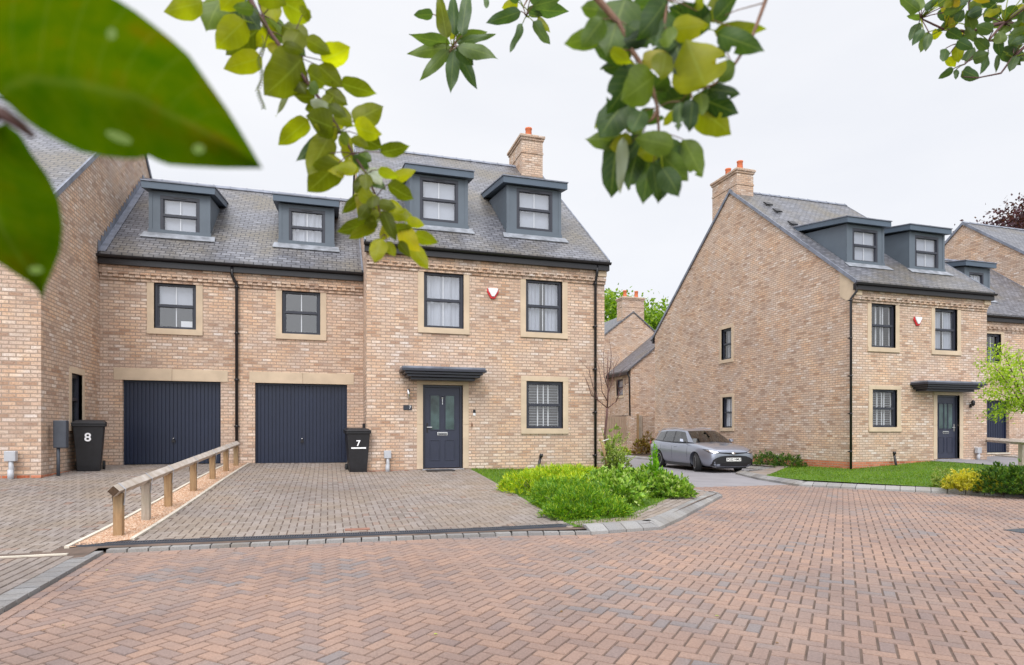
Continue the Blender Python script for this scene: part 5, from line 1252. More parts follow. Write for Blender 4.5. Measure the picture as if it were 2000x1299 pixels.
    mt = Matrix.Translation((nose(0, .4)+.032, 0, .44)) @ Matrix.Rotation(R(90), 4, 'Z') @ Matrix.Rotation(R(90), 4, 'X')
    tx = text_mesh('FG22 HMU', .105, M['black'], 'plate_lettering', None, mt, .001, .002); tx.parent = o
    wp = MB(); wp.tube([(1.2, .45, .985), (1.17, -.15, 1.01)], .008, M['black'], 5); lb(wp, 'wiper')
build_car()
# ------------------------------------------------------------------ foliage helpers
rnd = random.Random(11)
def rv(): 
    while True:
        v = Vector((rnd.uniform(-1, 1), rnd.uniform(-1, 1), rnd.uniform(-1, 1)))
        if .05 < v.length < 1: return v.normalized()
def sprig(mb, p, d, n, L_, W_, mat):          # a small pointed leaf, folded
    s = d.cross(n)
    if s.length < 1e-4: return
    s.normalize(); nn = s.cross(d)
    a = p; b = p+d*L_*.45+s*W_*.5+nn*W_*.12; c = p+d*L_; e = p+d*L_*.45-s*W_*.5+nn*W_*.12; m_ = p+d*L_*.5
    mb.faces([a, b, c, e, m_], [(0, 1, 4), (1, 2, 4), (0, 4, 3), (4, 2, 3)], mat)
def bush(mb, c, r, n, L_, W_, mat, up=.5, lumps=22, fill=.35, zmin=None, seed=0, flat=False):
    q = random.Random(seed); lp = [(Vector((q.uniform(-1, 1), q.uniform(-1, 1), q.uniform(0, 1))).normalized(), q.uniform(.55, 1.1)) for _ in range(lumps)]
    c = Vector(c)
    for _ in range(n//6):
        d = rv(); d.z = abs(d.z)*.95-.12; d.normalize()
        k = max(l[1]*max(0, d.dot(l[0]))**6 for l in lp); rad = (.52+.62*k)*(1-fill*rnd.random()**2)
        p = c+Vector((d.x*r[0], d.y*r[1], d.z*r[2]))*rad
        gz = g(p.x, p.y)
        if p.z < gz+.01: p.z = gz+rnd.uniform(.01, .08)
        o = (d*.7+rv()*.35+UP*up).normalized(); sc = rnd.uniform(.65, 1.25)
        for _k in range(7):
            o2 = (o+rv()*.75).normalized(); sprig(mb, p+o*(L_*.12*_k)+rv()*L_*.15, o2, (UP+rv()*.8).normalized(), L_*sc*rnd.uniform(.75, 1.15), W_*sc*rnd.uniform(.8, 1.2), mat)
def shrub(name, label, cat, specs, mat, L_, W_, grp=None, up=.5, stems=True, fill=.35):
    c0 = specs[0][0]; t = thing(name, (c0[0], c0[1], g(c0[0], c0[1])), label, cat, grp)
    mb = MB()
    for i, (c, r, n) in enumerate(specs): bush(mb, (c[0], c[1], g(c[0], c[1])+c[2]), r, n, L_, W_, mat, up, seed=hash_(label)+i, fill=fill)
    for c, r, n in specs:
        for _ in range(int(n/90)):
            a = rnd.uniform(0, 6.28); f = rnd.uniform(.2, .85); p = Vector((c[0]+math.cos(a)*r[0]*f, c[1]+math.sin(a)*r[1]*f, g(c[0], c[1])+r[2]*(1-f*f)*.75)); d = (Vector((math.cos(a)*.6, math.sin(a)*.6, .9))+rv()*.3).normalized(); l_ = r[2]*rnd.uniform(.25, .6)
            for k in range(16): q_ = p+d*l_*k/15+Vector((0, 0, -.06*(k/15)**2)); sprig(mb, q_, (d+rv()*.8).normalized(), rv(), L_*rnd.uniform(.6, 1), W_*.9, mat)
    mb.build('foliage', t, uv=False)
    if stems:
        s = MB()
        for c, r, n in specs:
            z = g(c[0], c[1])
            for k in range(6):
                a = rnd.uniform(0, 6.28); s.tube([(c[0], c[1], z-.05), (c[0]+math.cos(a)*r[0]*.3, c[1]+math.sin(a)*r[1]*.3, z+r[2]*.35), (c[0]+math.cos(a)*r[0]*.7, c[1]+math.sin(a)*r[1]*.7, z+r[2]*.6)], [.012, .009, .004], M['bark'], 5)
        s.build('stem', t, uv=False)
    return t
def hash_(s_): return sum(ord(ch)*(i+1) for i, ch in enumerate(s_)) % 9973
def GP(px_, py_): q = ground_at(px_, py_); return (q.x, q.y, 0)
# grass: left bed and right lawn
def lawns():
    bedp = [D7R[0], D7R[1], (3.42, 15.18), (7.3, 15.18), (7.45, 15.1), (7.3, 11.7), (6.75, 10.85), (4.6, 8.4), (4.2, 7.9), (3.3, 7.72)]
    mb = MB(); drape(mb, bedp, M['turf'], .014, .4)
    lw = [(12.0, 14.75), (15.0, 17.3), (14.9, 26), (15.33, 26), (15.33, 15.0), (18.45, 15.0), (18.9, 13.3), (19.6, 10.5), (20, 6.5), (14.3, 6.5), (13.55, 9.1), (13.15, 10.9), (12.6, 12.2), (12.0, 13.4)]
    drape(mb, lw, M['turf'], .004, .5)
    e = [(9, 28.3), (15, 28.3), (15, 30.8), (7, 30.8)]; mb.face([(x, y, -1.33) for x, y in e], M['turf'])
    struct(mb, 'lawn_soil', uv=False)
    mb = MB(); q = random.Random(3)
    def blades(poly, n, hh):
        x0 = min(p[0] for p in poly); x1 = max(p[0] for p in poly); y0 = min(p[1] for p in poly); y1 = max(p[1] for p in poly); k = 0
        while k < n:
            x, y = q.uniform(x0, x1), q.uniform(y0, y1)
            if not inside((x, y), poly): continue
            k += 1; z = g(x, y); a = q.uniform(0, 6.28); h_ = hh*q.uniform(.6, 1.3); lx, ly = q.gauss(0, .35)*h_, q.gauss(0, .35)*h_; w_ = .006+.004*hh*10
            mb.face([(x-math.cos(a)*w_, y-math.sin(a)*w_, z), (x+math.cos(a)*w_, y+math.sin(a)*w_, z), (x+lx, y+ly, z+h_)], M['grass'])
    blades(lw, 34000, .045); blades(bedp, 16000, .06)
    for _ in range(3500):
        x, y = q.uniform(9, 15), q.uniform(28.4, 30.7); mb.face([(x-.03, y, -1.33), (x+.03, y, -1.33), (x+q.uniform(-.04, .04), y, -1.2)], M['grass'])
    o = mb.build('grass', uv=False); tag(o, 'short green grass of the lawns and the bed by the drive', 'grass', kind='stuff')
    p = MB(); pp = [(18.5, 15.0), (18.95, 13.3), (19.7, 10.5), (21, 6.5), (27.6, 6.5), (27.6, 16.3), (20.97, 16.3), (20.97, 15.0)]
    drape(p, pp, M['tarmac'], .012, .7); struct(p, 'footpath_right', uv=False)
    p = MB()
    course(p, [(9, 28.25), (15, 28.25)], 0, .4, .12, M['concrete'], lambda x, y: ROAD+.06); struct(p, 'kerb_far', uv=False)
    p = MB(); b = [xy(PZ(px, py, -1.3)) for px, py in ((1447, 928), (1475, 906), (1532, 909), (1490, 931))]
    mm = M['greypaver']; drape(p, [(11.85, 14.9), (12.6, 16.4), (13.5, 16.8), (14.6, 17.35), (14.7, 20), (14.9, 20), (15.0, 17.3), (12.0, 14.75)], M['greypaver'], .012, .3); struct(p, 'paved_patch', uv=False)
lawns()
# shrubs of the bed beside the drive
A = [GP(*p) for p in ((1035, 958), (1075, 945), (1120, 940), (1160, 950), (1090, 962))]
shrub('juniper_shrub', 'golden spreading conifer at the back of the bed below the white-slatted window', 'shrub', [((A[0][0], A[0][1]-.1, .0), (.6, .6, .38), 3400), ((A[1][0], A[1][1], .0), (.8, .7, .34), 4200), ((A[2][0], A[2][1]+.2, .0), (.85, .8, .32), 4200), ((A[3][0]-.1, A[3][1]-.3, .0), (.7, .7, .28), 3000), ((A[4][0]+.1, A[4][1]+.1, .0), (.65, .6, .30), 3000)], M['gold'], .085, .016, 'shrubs in the bed by the drive', up=.35)
A = [GP(*p) for p in ((1090, 990), (1150, 1005), (1210, 1010), (1110, 1012), (1180, 985))]
shrub('juniper_shrub', 'bright green low conifer at the front corner of the bed', 'shrub', [((A[0][0]+.05, A[0][1]+.15, .0), (.5, .5, .36), 4000), ((A[1][0]-.05, A[1][1]+.2, .0), (.55, .5, .38), 4600), ((A[2][0]-.1, A[2][1]+.25, .0), (.45, .4, .24), 2600), ((A[3][0], A[3][1]+.1, .0), (.35, .3, .2), 2000), ((A[4][0], A[4][1]+.1, .0), (.5, .5, .36), 3400), ((A[0][0]+.5, A[0][1]+1.0, .0), (.6, .6, .36), 3400), ((A[1][0]+.45, A[1][1]+1.2, .0), (.55, .5, .34), 2800)], M['juniper'], .075, .013, 'shrubs in the bed by the drive', up=.3)
A = [GP(*p) for p in ((1195, 962), (1245, 965), (1290, 968), (1320, 972), (1215, 985))]
shrub('leafy_shrub', 'broad-leaved mid green shrub on the roadside of the bed', 'shrub', [((A[0][0], A[0][1], .0), (.65, .6, .42), 2100), ((A[1][0], A[1][1]+.05, .0), (.7, .6, .46), 2300), ((A[2][0]-.05, A[2][1]+.1, .0), (.6, .6, .46), 1900), ((A[3][0]-.1, A[3][1]+.15, .0), (.5, .5, .36), 1300), ((A[4][0], A[4][1]+.1, .0), (.45, .4, .40), 1200)], M['laurel'], .10, .055, 'shrubs in the bed by the drive', up=.55)
q_ = GP(1279, 968); t = thing('leafy_shrub', (q_[0], q_[1], g(q_[0], q_[1])), 'upright vivid green shoot rising above the bed shrubs in front of the car', 'shrub', 'shrubs in the bed by the drive')
mb = MB(); z0 = g(q_[0], q_[1])
sb = MB()
for k in range(12):
    a = rnd.uniform(0, 6.28); rr_ = .01+.017*k; hh = 1.0-.055*k; b0 = Vector((q_[0]+math.cos(a)*rr_*.5, q_[1]+math.sin(a)*rr_*.5, z0)); b1 = Vector((q_[0]+math.cos(a)*rr_, q_[1]+math.sin(a)*rr_, z0+hh+.04)); sb.tube([b0, b1], [.006, .003], M['vivid'], 5)
    for i in range(34):
        f = .3+.7*i/34; p = b0.lerp(b1, f); th = i*2.4; d = Vector((math.cos(th)*.6, math.sin(th)*.6, .75)).normalized(); sprig(mb, p, (d+rv()*.5).normalized(), UP, .12*(1.25-f*.6), .034, M['vivid'])
mb.build('foliage', t, uv=False); sb.build('stem', t, uv=False)
# climber and stake at the young tree
TQ = ground_at(1181, 927); TQ = Vector((7.28, 14.75, g(7.28, 14.75))); TQ = Vector((PY(1183, 900, 14.75).x, 14.75, g(7.2, 14.75)))
shrub('leafy_shrub', 'yellow-green climbing bush at the foot of the bare young tree', 'shrub', [((TQ.x+.12, TQ.y-.15, .1), (.26, .26, 1.05), 1900), ((TQ.x+.30, TQ.y-.2, .0), (.28, .24, .6), 900)], M['varieg'], .07, .035, up=.2, fill=.8)
shrub('leafy_shrub', 'reddish thin twiggy bush right of the stake and bare tree', 'shrub', [((TQ.x+.48, TQ.y-.1, .05), (.25, .25, .6), 160)], M['brownshrub'], .05, .03, up=.2, fill=.8)
t = thing('tree_stake', TQ, 'leaning brown wooden stake tied to the bare young tree', 'stake')
mb = MB(); a = PY(1190, 925, 14.6); b = PY(1174, 857, 14.6); mb.tube([a, b], .04, M['wood'], 10); mb.build('stake', t, uv=False)
mb = MB(); c = PY(1177, 862, 14.6); d = PY(1186, 858, 14.74); mb.tube([c+Vector((-.05, -.04, 0)), d+Vector((.05, -.05, .01)), d+Vector((.05, .05, .01))], .012, M['white'], 6); mb.build('tie', t, uv=False)
def bare_tree():
    t = thing('young_tree', TQ, 'leafless young tree in front of the house corner and black downpipe', 'tree')
    def P_(px_, py_, dy=0): return PY(px_, py_, 14.75+dy)
    tr = MB(); tr.tube([TQ-UP*.05, P_(1185, 880), P_(1181, 850), P_(1185, 815), P_(1186, 797)], [.035, .032, .03, .027, .024], M['twig'], 10)
    tr.tube([P_(1186, 797), P_(1188, 760), P_(1186, 720), P_(1188, 685)], [.022, .016, .010, .004], M['twig'], 8); tr.build('trunk', t, uv=False)
    br = MB(); lim = [[(1186, 797), (1168, 782), (1158, 755), (1150, 722), (1130, 700)], [(1186, 798), (1203, 785), (1214, 760), (1228, 745)], [(1187, 785), (1176, 765), (1173, 735), (1166, 705)], [(1187, 770), (1195, 748), (1199, 720), (1210, 700)], [(1188, 760), (1180, 735), (1179, 705), (1178, 690)], [(1187, 740), (1192, 715), (1194, 695), (1192, 675)], [(1168, 782), (1155, 772), (1148, 748), (1138, 728)], [(1203, 785), (1208, 770), (1206, 745), (1214, 722)]]
    for i, l in enumerate(lim):
        dy = rnd.uniform(-.35, .35); pts = [P_(a, b, dy*k/(len(l)-1)) for k, (a, b) in enumerate(l)]
        br.tube(pts, [.013-.010*k/(len(l)-1) for k in range(len(l))], M['twig'], 6)
        for k in range(8):
            j = rnd.randrange(1, len(pts)); p = pts[j-1].lerp(pts[j], rnd.random()); d = (rv()*.7+UP*.9).normalized()*rnd.uniform(.15, .42)
            br.tube([p, p+d*.5+rv()*.02, p+d], [.0045, .003, .0015], M['twig'], 4)
    br.build('branch', t, uv=False)
bare_tree()
# right lawn shrubs
A = [GP(*p) for p in ((1884, 957), (1918, 959), (1856, 952), (1932, 958))]
shrub('variegated_shrub', 'pale variegated shrub left of the yellow shrub at the lawn kerb', 'shrub', [((A[2][0], A[2][1]+.1, .02), (.34, .34, .42), 1300)], M['varieg'], .06, .028, 'shrubs by the right kerb')
shrub('yellow_shrub', 'yellow-leaved shrub beside the kerb on the right lawn', 'shrub', [((A[0][0]+.1, A[0][1]+.05, .02), (.42, .4, .38), 1800), ((A[1][0], A[1][1]+.1, .02), (.42, .4, .36), 1700), ((A[3][0]+.1, A[3][1]+.2, .0), (.36, .35, .36), 1200)], M['euony'], .06, .028, 'shrubs by the right kerb')
A = [GP(*p) for p in ((1968, 964), (1998, 966), (1950, 958))]
shrub('dark_shrub', 'rounded dark green shrub at the right edge beside the kerb', 'shrub', [((A[0][0]+.12, A[0][1]+.2, .0), (.46, .5, .56), 2400), ((A[1][0]+.25, A[1][1]+.1, .0), (.5, .5, .62), 2200)], M['bushdark'], .07, .034, 'shrubs by the right kerb')
shrub('dark_shrub', 'low green shrub against the gable wall beside the car bonnet', 'shrub', [((14.95, 17.2, .0), (.34, .6, .42), 1300), ((14.95, 18.3, .0), (.34, .7, .48), 1500)], M['bushdark'], .07, .03, 'shrubs along the walls of the lane')
a = PY(1252, 888, 29.6); shrub('brown_shrub', 'russet brown shrub at the end of the lane left of the car', 'shrub', [((a.x+.1, 29.8, .05), (.5, .5, .75), 700), ((a.x+.5, 29.9, 0.2), (.35, .4, .95), 400)], M['brownshrub'], .12, .06, 'shrubs along the walls of the lane')
a = PY(1218, 888, 29.6); shrub('brown_shrub', 'small yellow-brown shrub at the foot of the low garden wall', 'shrub', [((a.x, 29.8, 0), (.5, .4, .45), 500), ((a.x-.9, 29.8, 0), (.4, .4, .38), 300)], M['gold'], .1, .05, 'shrubs along the walls of the lane')
# ------------------------------------------------------------------ trees
def tree(name, label, base, trunk_h, crown, mat, leaf, n, clumps, seed):
    t = thing(name, base, label, 'tree'); base = Vector(base); q = random.Random(seed)
    tr = MB(); c, r = Vector(crown[0]), crown[1]; tr.tube([base-UP*.2, base.lerp(c, .4)+Vector((.1, 0, 0)), c-UP*r[2]*.2], [.35, .28, .15], M['bark'], 10)
    for k in range(14):
        d = Vector((q.uniform(-1, 1), q.uniform(-1, 1), q.uniform(0, 1))).normalized(); e = c+Vector((d.x*r[0], d.y*r[1], d.z*r[2]))*.75; s_ = base.lerp(c, q.uniform(.5, .95)); tr.tube([s_, s_.lerp(e, .5)+UP*.3, e], [.12, .07, .02], M['bark'], 6)
    tr.build('trunk', t, uv=False)
    mb = MB(); cl = []
    for _ in range(clumps):
        d = Vector((q.gauss(0, 1), q.gauss(0, 1), q.gauss(0, 1))).normalized()*q.uniform(.55, 1)
        cl.append((c+Vector((d.x*r[0], d.y*r[1], d.z*r[2])), q.uniform(.16, .3)))
    for _ in range(n):
        cc, cr_ = cl[q.randrange(len(cl))]; d = Vector((q.gauss(0, .5), q.gauss(0, .5), q.gauss(0, .42)))
        p = cc+Vector((d.x*r[0], d.y*r[1], d.z*r[2]))*cr_*1.3; sprig(mb, p, (rv()+UP*-.2).normalized(), rv(), leaf*q.uniform(.6, 1.3), leaf*.7, mat)
    mb.build('crown', t, uv=False)
a = PY(1225, 600, 52); tree('broadleaf_tree', 'bright green leafy tree behind the far chimney in the gap', (a.x, 52, -1.4), 5, ((a.x, 52, 8.0), (6.4, 5, 4.3)), M['treegreen'], .34, 26000, 120, 4)
a = PY(1962, 430, 48); tree('copper_beech_tree', 'dark purple-leaved tree behind the right-hand roof ridge', (a.x+1.5, 48, -1.4), 8, ((a.x+3.8, 48, 19.0), (6.8, 5, 5.6)), M['treepurple'], .36, 26000, 130, 8)
def maple():
    b = PD(2075, 930, 13.5); b.z = g(b.x, b.y); t = thing('maple_tree', b, 'small light green tree leaning in from the right edge before the garage', 'tree')
    D0 = 13.5; s = MB(); mb = MB()
    s.tube([b-UP*.1, PD(2060, 880, D0), PD(2035, 830, D0), PD(2004, 803, D0)], [.05, .045, .035, .026], M['bark'], 8)
    s.build('trunk', t, uv=False); s = MB()
    tips = [[(2004, 803), (1978, 780), (1955, 770), (1930, 765)], [(2004, 803), (1980, 765), (1950, 725), (1922, 705)], [(2004, 803), (1985, 745), (1965, 700), (1948, 678)], [(1990, 790), (1975, 790), (1958, 800), (1942, 812)], [(2004, 800), (2000, 750), (1992, 710), (1985, 690)], [(2010, 800), (2030, 740), (2040, 700)], [(1978, 780), (1955, 745), (1938, 735)], [(2004, 803), (1996, 770), (1970, 735), (1960, 715)]]
    for l in tips:
        dd = rnd.uniform(-.7, .7); pts = [PD(a, c, D0+dd*i/(len(l)-1)) for i, (a, c) in enumerate(l)]; s.tube(pts, [.018-.015*i/(len(l)-1) for i in range(len(l))], M['bark'], 5)
        for i in range(430):
            f = rnd.random()**.7*(len(pts)-1); j = min(int(f), len(pts)-2); p = pts[j].lerp(pts[j+1], f-j)+Vector((rnd.gauss(0, .13), rnd.gauss(0, .13), rnd.gauss(0, .07)))
            d = (rv()*.7+Vector((-.4, 0, -.35))).normalized(); sprig(mb, p, d, (UP+rv()*.5).normalized(), rnd.uniform(.05, .10), .035, M['maple'])
    s.build('branch', t, uv=False); mb.build('foliage', t, uv=False)
maple()
# ------------------------------------------------------------------ overhanging branches near the viewer
def leaf(mb, b, tp, wd, mat, curl=.15, fold=.25, roll=None, holes=0, shape=.85):
    ax = tp-b; L_ = ax.length; ax.normalize(); view = ((b+tp)/2).normalized()
    s = ax.cross(view).normalized(); nn = s.cross(ax)
    if roll is None: roll = rnd.uniform(-.5, .5)
    s2 = (s*math.cos(roll)+nn*math.sin(roll)).normalized(); n2 = s2.cross(ax).normalized(); wd = wd/max(.5, math.cos(roll))
    rows = 13; grid = []
    ph = rnd.uniform(0, 6)
    for i in range(rows+1):
        f = i/rows; w_ = (math.sin(math.pi*min(1, f**.72))**.62*(1-.12*f)*(1 if f < .8 else (1-f)/.2*.55+.45) if f < 1 else 0)
        w_ *= (1-.02*math.sin(f*23+ph))
        row = []
        for k in (-1, -.5, 0, .5, 1):
            x = wd*.5*w_*k; row.append(b+ax*(L_*f)+s2*x+n2*(abs(x)*fold-L_*curl*math.sin(f*math.pi*.8)+.04*L_*math.sin(f*9+k+ph)*abs(k)))
        grid.append(row)
    vs = [p for r_ in grid for p in r_]; F = []; i0 = len(mb.v)
    for k_ in range(len(vs)): mb.vuv[i0+k_] = ((k_ % 5-2)/2, k_//5/rows)
    for i in range(rows):
        for k in range(4):
            if holes and 2 < i < rows-1 and rnd.random() < holes and k in (0, 3): continue
            F.append((i*5+k, i*5+k+1, (i+1)*5+k+1, (i+1)*5+k))
    mb.faces(vs, F, mat, True)
def branch(label, stems, leaves, D0, jit, mat, smat, petiole=True, extra=None, name='overhanging_branch', holes=0, stem_r=.005, curl=.12):
    st = MB(); lf = MB(); alt = MB()
    P0 = PD(*stems[0][0][:2], D0); t = thing(name, P0, label, 'branch', 'branches hanging over the view')
    pts_all = []
    for si, (path) in enumerate(stems):
        k = len(path); pts = [PD(p[0], p[1], D0+(p[2] if len(p) > 2 else 0)) for p in path]; pts_all += pts
        r0 = stem_r*(1 if si == 0 else .6); st.tube(pts, [r0*(1-.7*i/(k-1)) for i in range(k)], smat, 8)
    for (sp_, cnt, ln, wd_) in (extra or []):
        for _ in range(cnt):
            f = rnd.random()**.8*(len(sp_)-1); j = min(int(f), len(sp_)-2); x = sp_[j][0]+(sp_[j+1][0]-sp_[j][0])*(f-j); y = sp_[j][1]+(sp_[j+1][1]-sp_[j][1])*(f-j)
            a = rnd.uniform(-.4, math.pi+.4); l_ = ln*rnd.uniform(.6, 1.15); bx, by = x+math.cos(a)*ln*.25+rnd.gauss(0, ln*.12), y+math.sin(a)*ln*.25+rnd.gauss(0, ln*.12)
            leaves = leaves+[(bx, by, bx+math.cos(a)*l_, by+math.sin(a)*l_*.9+4, wd_*rnd.uniform(.75, 1.15))+((M['leaf_lime'] if mat is not M['leaf_lime'] else M['leaf_dark'],) if rnd.random() < .10 else ())]
    for l in leaves:
        bx, by, tx, ty, w_ = l[:5]; m_ = l[5] if len(l) > 5 else mat
        d1 = D0+rnd.uniform(-jit, jit); d2 = d1+rnd.uniform(-.35, .35)*math.hypot(tx-bx, ty-by)/FPX*D0
        b = PD(bx, by, d1); tp = PD(tx, ty, d2); leaf(lf, b, tp, w_/FPX*D0, m_, curl=rnd.uniform(.02, curl), holes=holes)
        if petiole:
            near = min(pts_all, key=lambda p: (p-b).length)
            if (near-b).length < .14*D0: st.tube([near, near.lerp(b, .5)+UP*.003, b], [.0011*D0, .0008*D0, .0008*D0], smat if rnd.random() < .5 else M['leaf_lime'], 5)
    st.build('stem', t, uv=False); o = lf.build('foliage', t, uv=False)
    return t
S_ = M['silver']; Ld = M['leaf_dark']
L1 = [(395, 5, 322, 24, 48), (438, -8, 404, 66, 58, Ld), (478, 40, 422, 96, 56), (458, -15, 473, 52, 46, Ld), (508, 55, 441, 108, 52), (512, 112, 436, 135, 46), (545, 0, 610, 34, 60), (520, 30, 566, 92, 46, Ld), (550, 50, 606, 78, 48), (596, 75, 648, 106, 34), (560, 78, 598, 112, 34, Ld), (592, 112, 512, 186, 84), (545, 108, 552, 152, 26, Ld),
      (628, 118, 684, 90, 52), (622, 128, 670, 172, 44), (664, 162, 738, 182, 37), (636, 176, 680, 206, 34), (573, 166, 539, 229, 11, S_), (602, 234, 543, 283, 40), (652, 250, 598, 226, 54), (606, 196, 660, 224, 22, S_), (650, 213, 692, 246, 36), (690, 238, 749, 208, 52), (692, 246, 748, 262, 42), (645, 262, 578, 316, 32, Ld), (645, 262, 600, 346, 52), (662, 318, 600, 374, 60), (640, 300, 670, 350, 38), (666, 260, 692, 314, 28), (698, 262, 748, 290, 42), (742, 298, 802, 283, 32),
      (688, 305, 724, 332, 22, Ld), (720, 328, 748, 364, 26, S_), (738, 332, 780, 346, 22), (764, 350, 813, 332, 26), (757, 360, 809, 389, 34), (716, 342, 692, 378, 30), (700, 372, 738, 402, 32), (706, 383, 667, 417, 24), (704, 372, 708, 443, 28, Ld), (736, 428, 658, 450, 32), (734, 440, 680, 466, 26), (748, 412, 774, 471, 27), (764, 412, 810, 432, 30), (780, 446, 822, 492, 38), (803, 478, 837, 526, 32), (808, 458, 856, 473, 28), (744, 466, 732, 514, 36), (756, 472, 771, 502, 22), (778, 472, 802, 502, 20), (794, 430, 830, 441, 22),
      (500, -25, 560, 10, 50), (470, -20, 430, 20, 44), (590, 30, 606, 20, 30), (540, 60, 500, 90, 40), (600, 140, 640, 165, 40), (560, 130, 600, 190, 50), (650, 190, 625, 215, 30), (620, 260, 640, 300, 40), (700, 320, 660, 335, 34), (720, 400, 700, 430, 26), (760, 440, 745, 470, 26), (585, 60, 560, 105, 46), (640, 280, 610, 300, 40), (755, 395, 790, 415, 24), (520, -10, 540, 45, 44), (480, 20, 510, 60, 40, Ld)]
L1 = [(l[0], l[1], l[2], l[3], l[4]*.98)+tuple(l[5:]) for l in L1]
branch('yellow-green leafy branch hanging down over the left roof to the chimney house wall', [[(470, -60), (485, -10), (500, 20, 0), (525, 60), (560, 108), (600, 160), (640, 215), (665, 258), (690, 300), (715, 340), (735, 385), (745, 430), (752, 458)], [(735, 385), (760, 420), (785, 455), (800, 480)], [(525, 60), (513, 30), (505, 8)]], L1, 1.15, .055, M['leaf_lime'], M['twig'], stem_r=.0048, extra=[([(470, -30), (500, 20), (525, 60), (560, 108), (600, 160), (640, 215), (665, 258), (690, 300), (715, 340), (735, 385), (745, 430), (760, 460)], 34, 40, 26)])
t = thing('catkin', PD(512, 80, 1.12), 'thin dangling seed chain hanging from the yellow-green branch', 'catkin')
mb = MB(); pts = [PD(512+math.sin(i*.5)*4-(i*.25 if i < 22 else (44-i)*.25-3), 70+i*5, 1.12) for i in range(29)]; mb.tube(pts, .0006, M['bark'], 4)
for p in pts[3:]:
    for k in (-1, 1): mb.tube([p, p+RT*k*.0045-UP*.003], [.0012, .0008], M['leaf_dark'], 4)
mb.build('seed_chain', t, uv=False)
L2 = [(880, 85, 798, 66, 24), (880, 92, 797, 107, 28), (876, 97, 819, 158, 24), (886, 95, 881, 184, 28), (892, 95, 933, 177, 26), (895, 90, 973, 117, 28), (892, 84, 968, 68, 16), (890, 80, 952, 62, 26), (873, 76, 856, -12, 27, M['leaf_lime']), (902, 70, 916, -14, 26), (888, 70, 884, -10, 26), (846, 28, 808, 28, 20), (895, 50, 870, 20, 14), (880, 78, 896, 45, 12, M['leaf_lime']), (890, 96, 850, 125, 22), (892, 92, 925, 128, 28),
      (1018, 22, 947, 45, 26), (1021, 45, 994, 104, 15), (1042, 42, 1076, 87, 22), (1045, 18, 1111, 20, 28), (1040, 12, 1098, -4, 24), (1050, 34, 1075, 66, 14, M['leaf_lime']), (950, -4, 950, 18, 12), (1012, 4, 980, 16, 22, M['leaf_lime']), (1030, 20, 1060, 30, 20), (1015, 0, 990, -20, 24), (1035, 0, 1060, -20, 22)]
branch('small dark green leafy sprays at the top centre of the view', [[(915, -60), (905, 0), (893, 50), (884, 92)], [(1045, -60), (1035, -10), (1022, 14), (1028, 32)], [(884, 92), (872, 108), (866, 112)]], L2, 1.9, .07, M['leaf_mid'], M['twigbrown'], stem_r=.006, curl=.08)
L3 = [(1222, -5, 1184, 118, 78), (1175, 70, 1101, 86, 34), (1190, 100, 1236, 122, 22, M['leaf_lime']), (1302, 0, 1238, 80, 42), (1385, 58, 1306, 14, 50), (1352, 8, 1388, 58, 30), (1300, 20, 1290, 110, 60), (1378, 168, 1340, 78, 88, M['leaf_lime']), (1396, 60, 1492, 56, 27, M['leaf_lime']), (1400, 66, 1494, 101, 36), (1388, 42, 1404, -14, 26, M['leaf_lime']), (1395, 40, 1442, -14, 32), (1362, 22, 1368, -15, 16, M['leaf_lime']), (1278, 148, 1212, 197, 60), (1268, 182, 1322, 174, 30), (1216, 130, 1171, 136, 22), (1246, 130, 1181, 224, 52), (1226, 192, 1172, 272, 60), (1192, 212, 1161, 252, 20, M['leaf_lime']), (1206, 268, 1194, 387, 52), (1217, 268, 1211, 378, 20, S_), (1270, 298, 1256, 400, 46), (1276, 318, 1288, 393, 28), (1286, 288, 1244, 304, 36, M['leaf_lime']), (1256, 263, 1224, 307, 32),
      (1298, 272, 1330, 352, 46), (1294, 328, 1325, 386, 36), (1334, 272, 1371, 347, 42), (1328, 198, 1324, 257, 22), (1352, 194, 1344, 260, 28), (1360, 188, 1443, 222, 42), (1362, 212, 1426, 264, 52, M['leaf_lime']), (1384, 174, 1444, 186, 24), (1320, 218, 1294, 246, 16, M['leaf_lime']), (1436, 124, 1402, 161, 28), (1398, 94, 1416, 112, 20), (1320, 80, 1330, 150, 50), (1290, 60, 1310, 130, 40), (1340, 30, 1330, 90, 46), (1360, 110, 1400, 135, 40), (1230, 40, 1265, 95, 34), (1255, 215, 1232, 262, 34), (1310, 290, 1290, 335, 30)]
L3 = [(l[0], l[1], l[2], l[3], l[4]*1.22)+tuple(l[5:]) for l in L3]
L1 = L1
branch('dark insect-eaten leafy branch hanging at the top right of centre', [[(1130, -60), (1165, -5), (1208, 45), (1235, 100), (1268, 148), (1284, 210), (1287, 262)], [(1308, -60), (1303, 0), (1296, 60), (1280, 125)], [(1284, 215), (1275, 232), (1265, 240)], [(1510, -60), (1494, 5), (1468, 75), (1432, 130), (1395, 165), (1345, 180)]], L3, .86, .04, M['leaf_dark'], M['twigbrown'], holes=.04, stem_r=.0055, curl=.12, extra=[([(1180, 10), (1235, 90), (1262, 150)], 6, 70, 44), ([(1300, 0), (1300, 60), (1290, 120), (1350, 150), (1370, 190)], 9, 66, 42), ([(1215, 200), (1240, 270), (1290, 300), (1330, 290)], 8, 72, 42)])
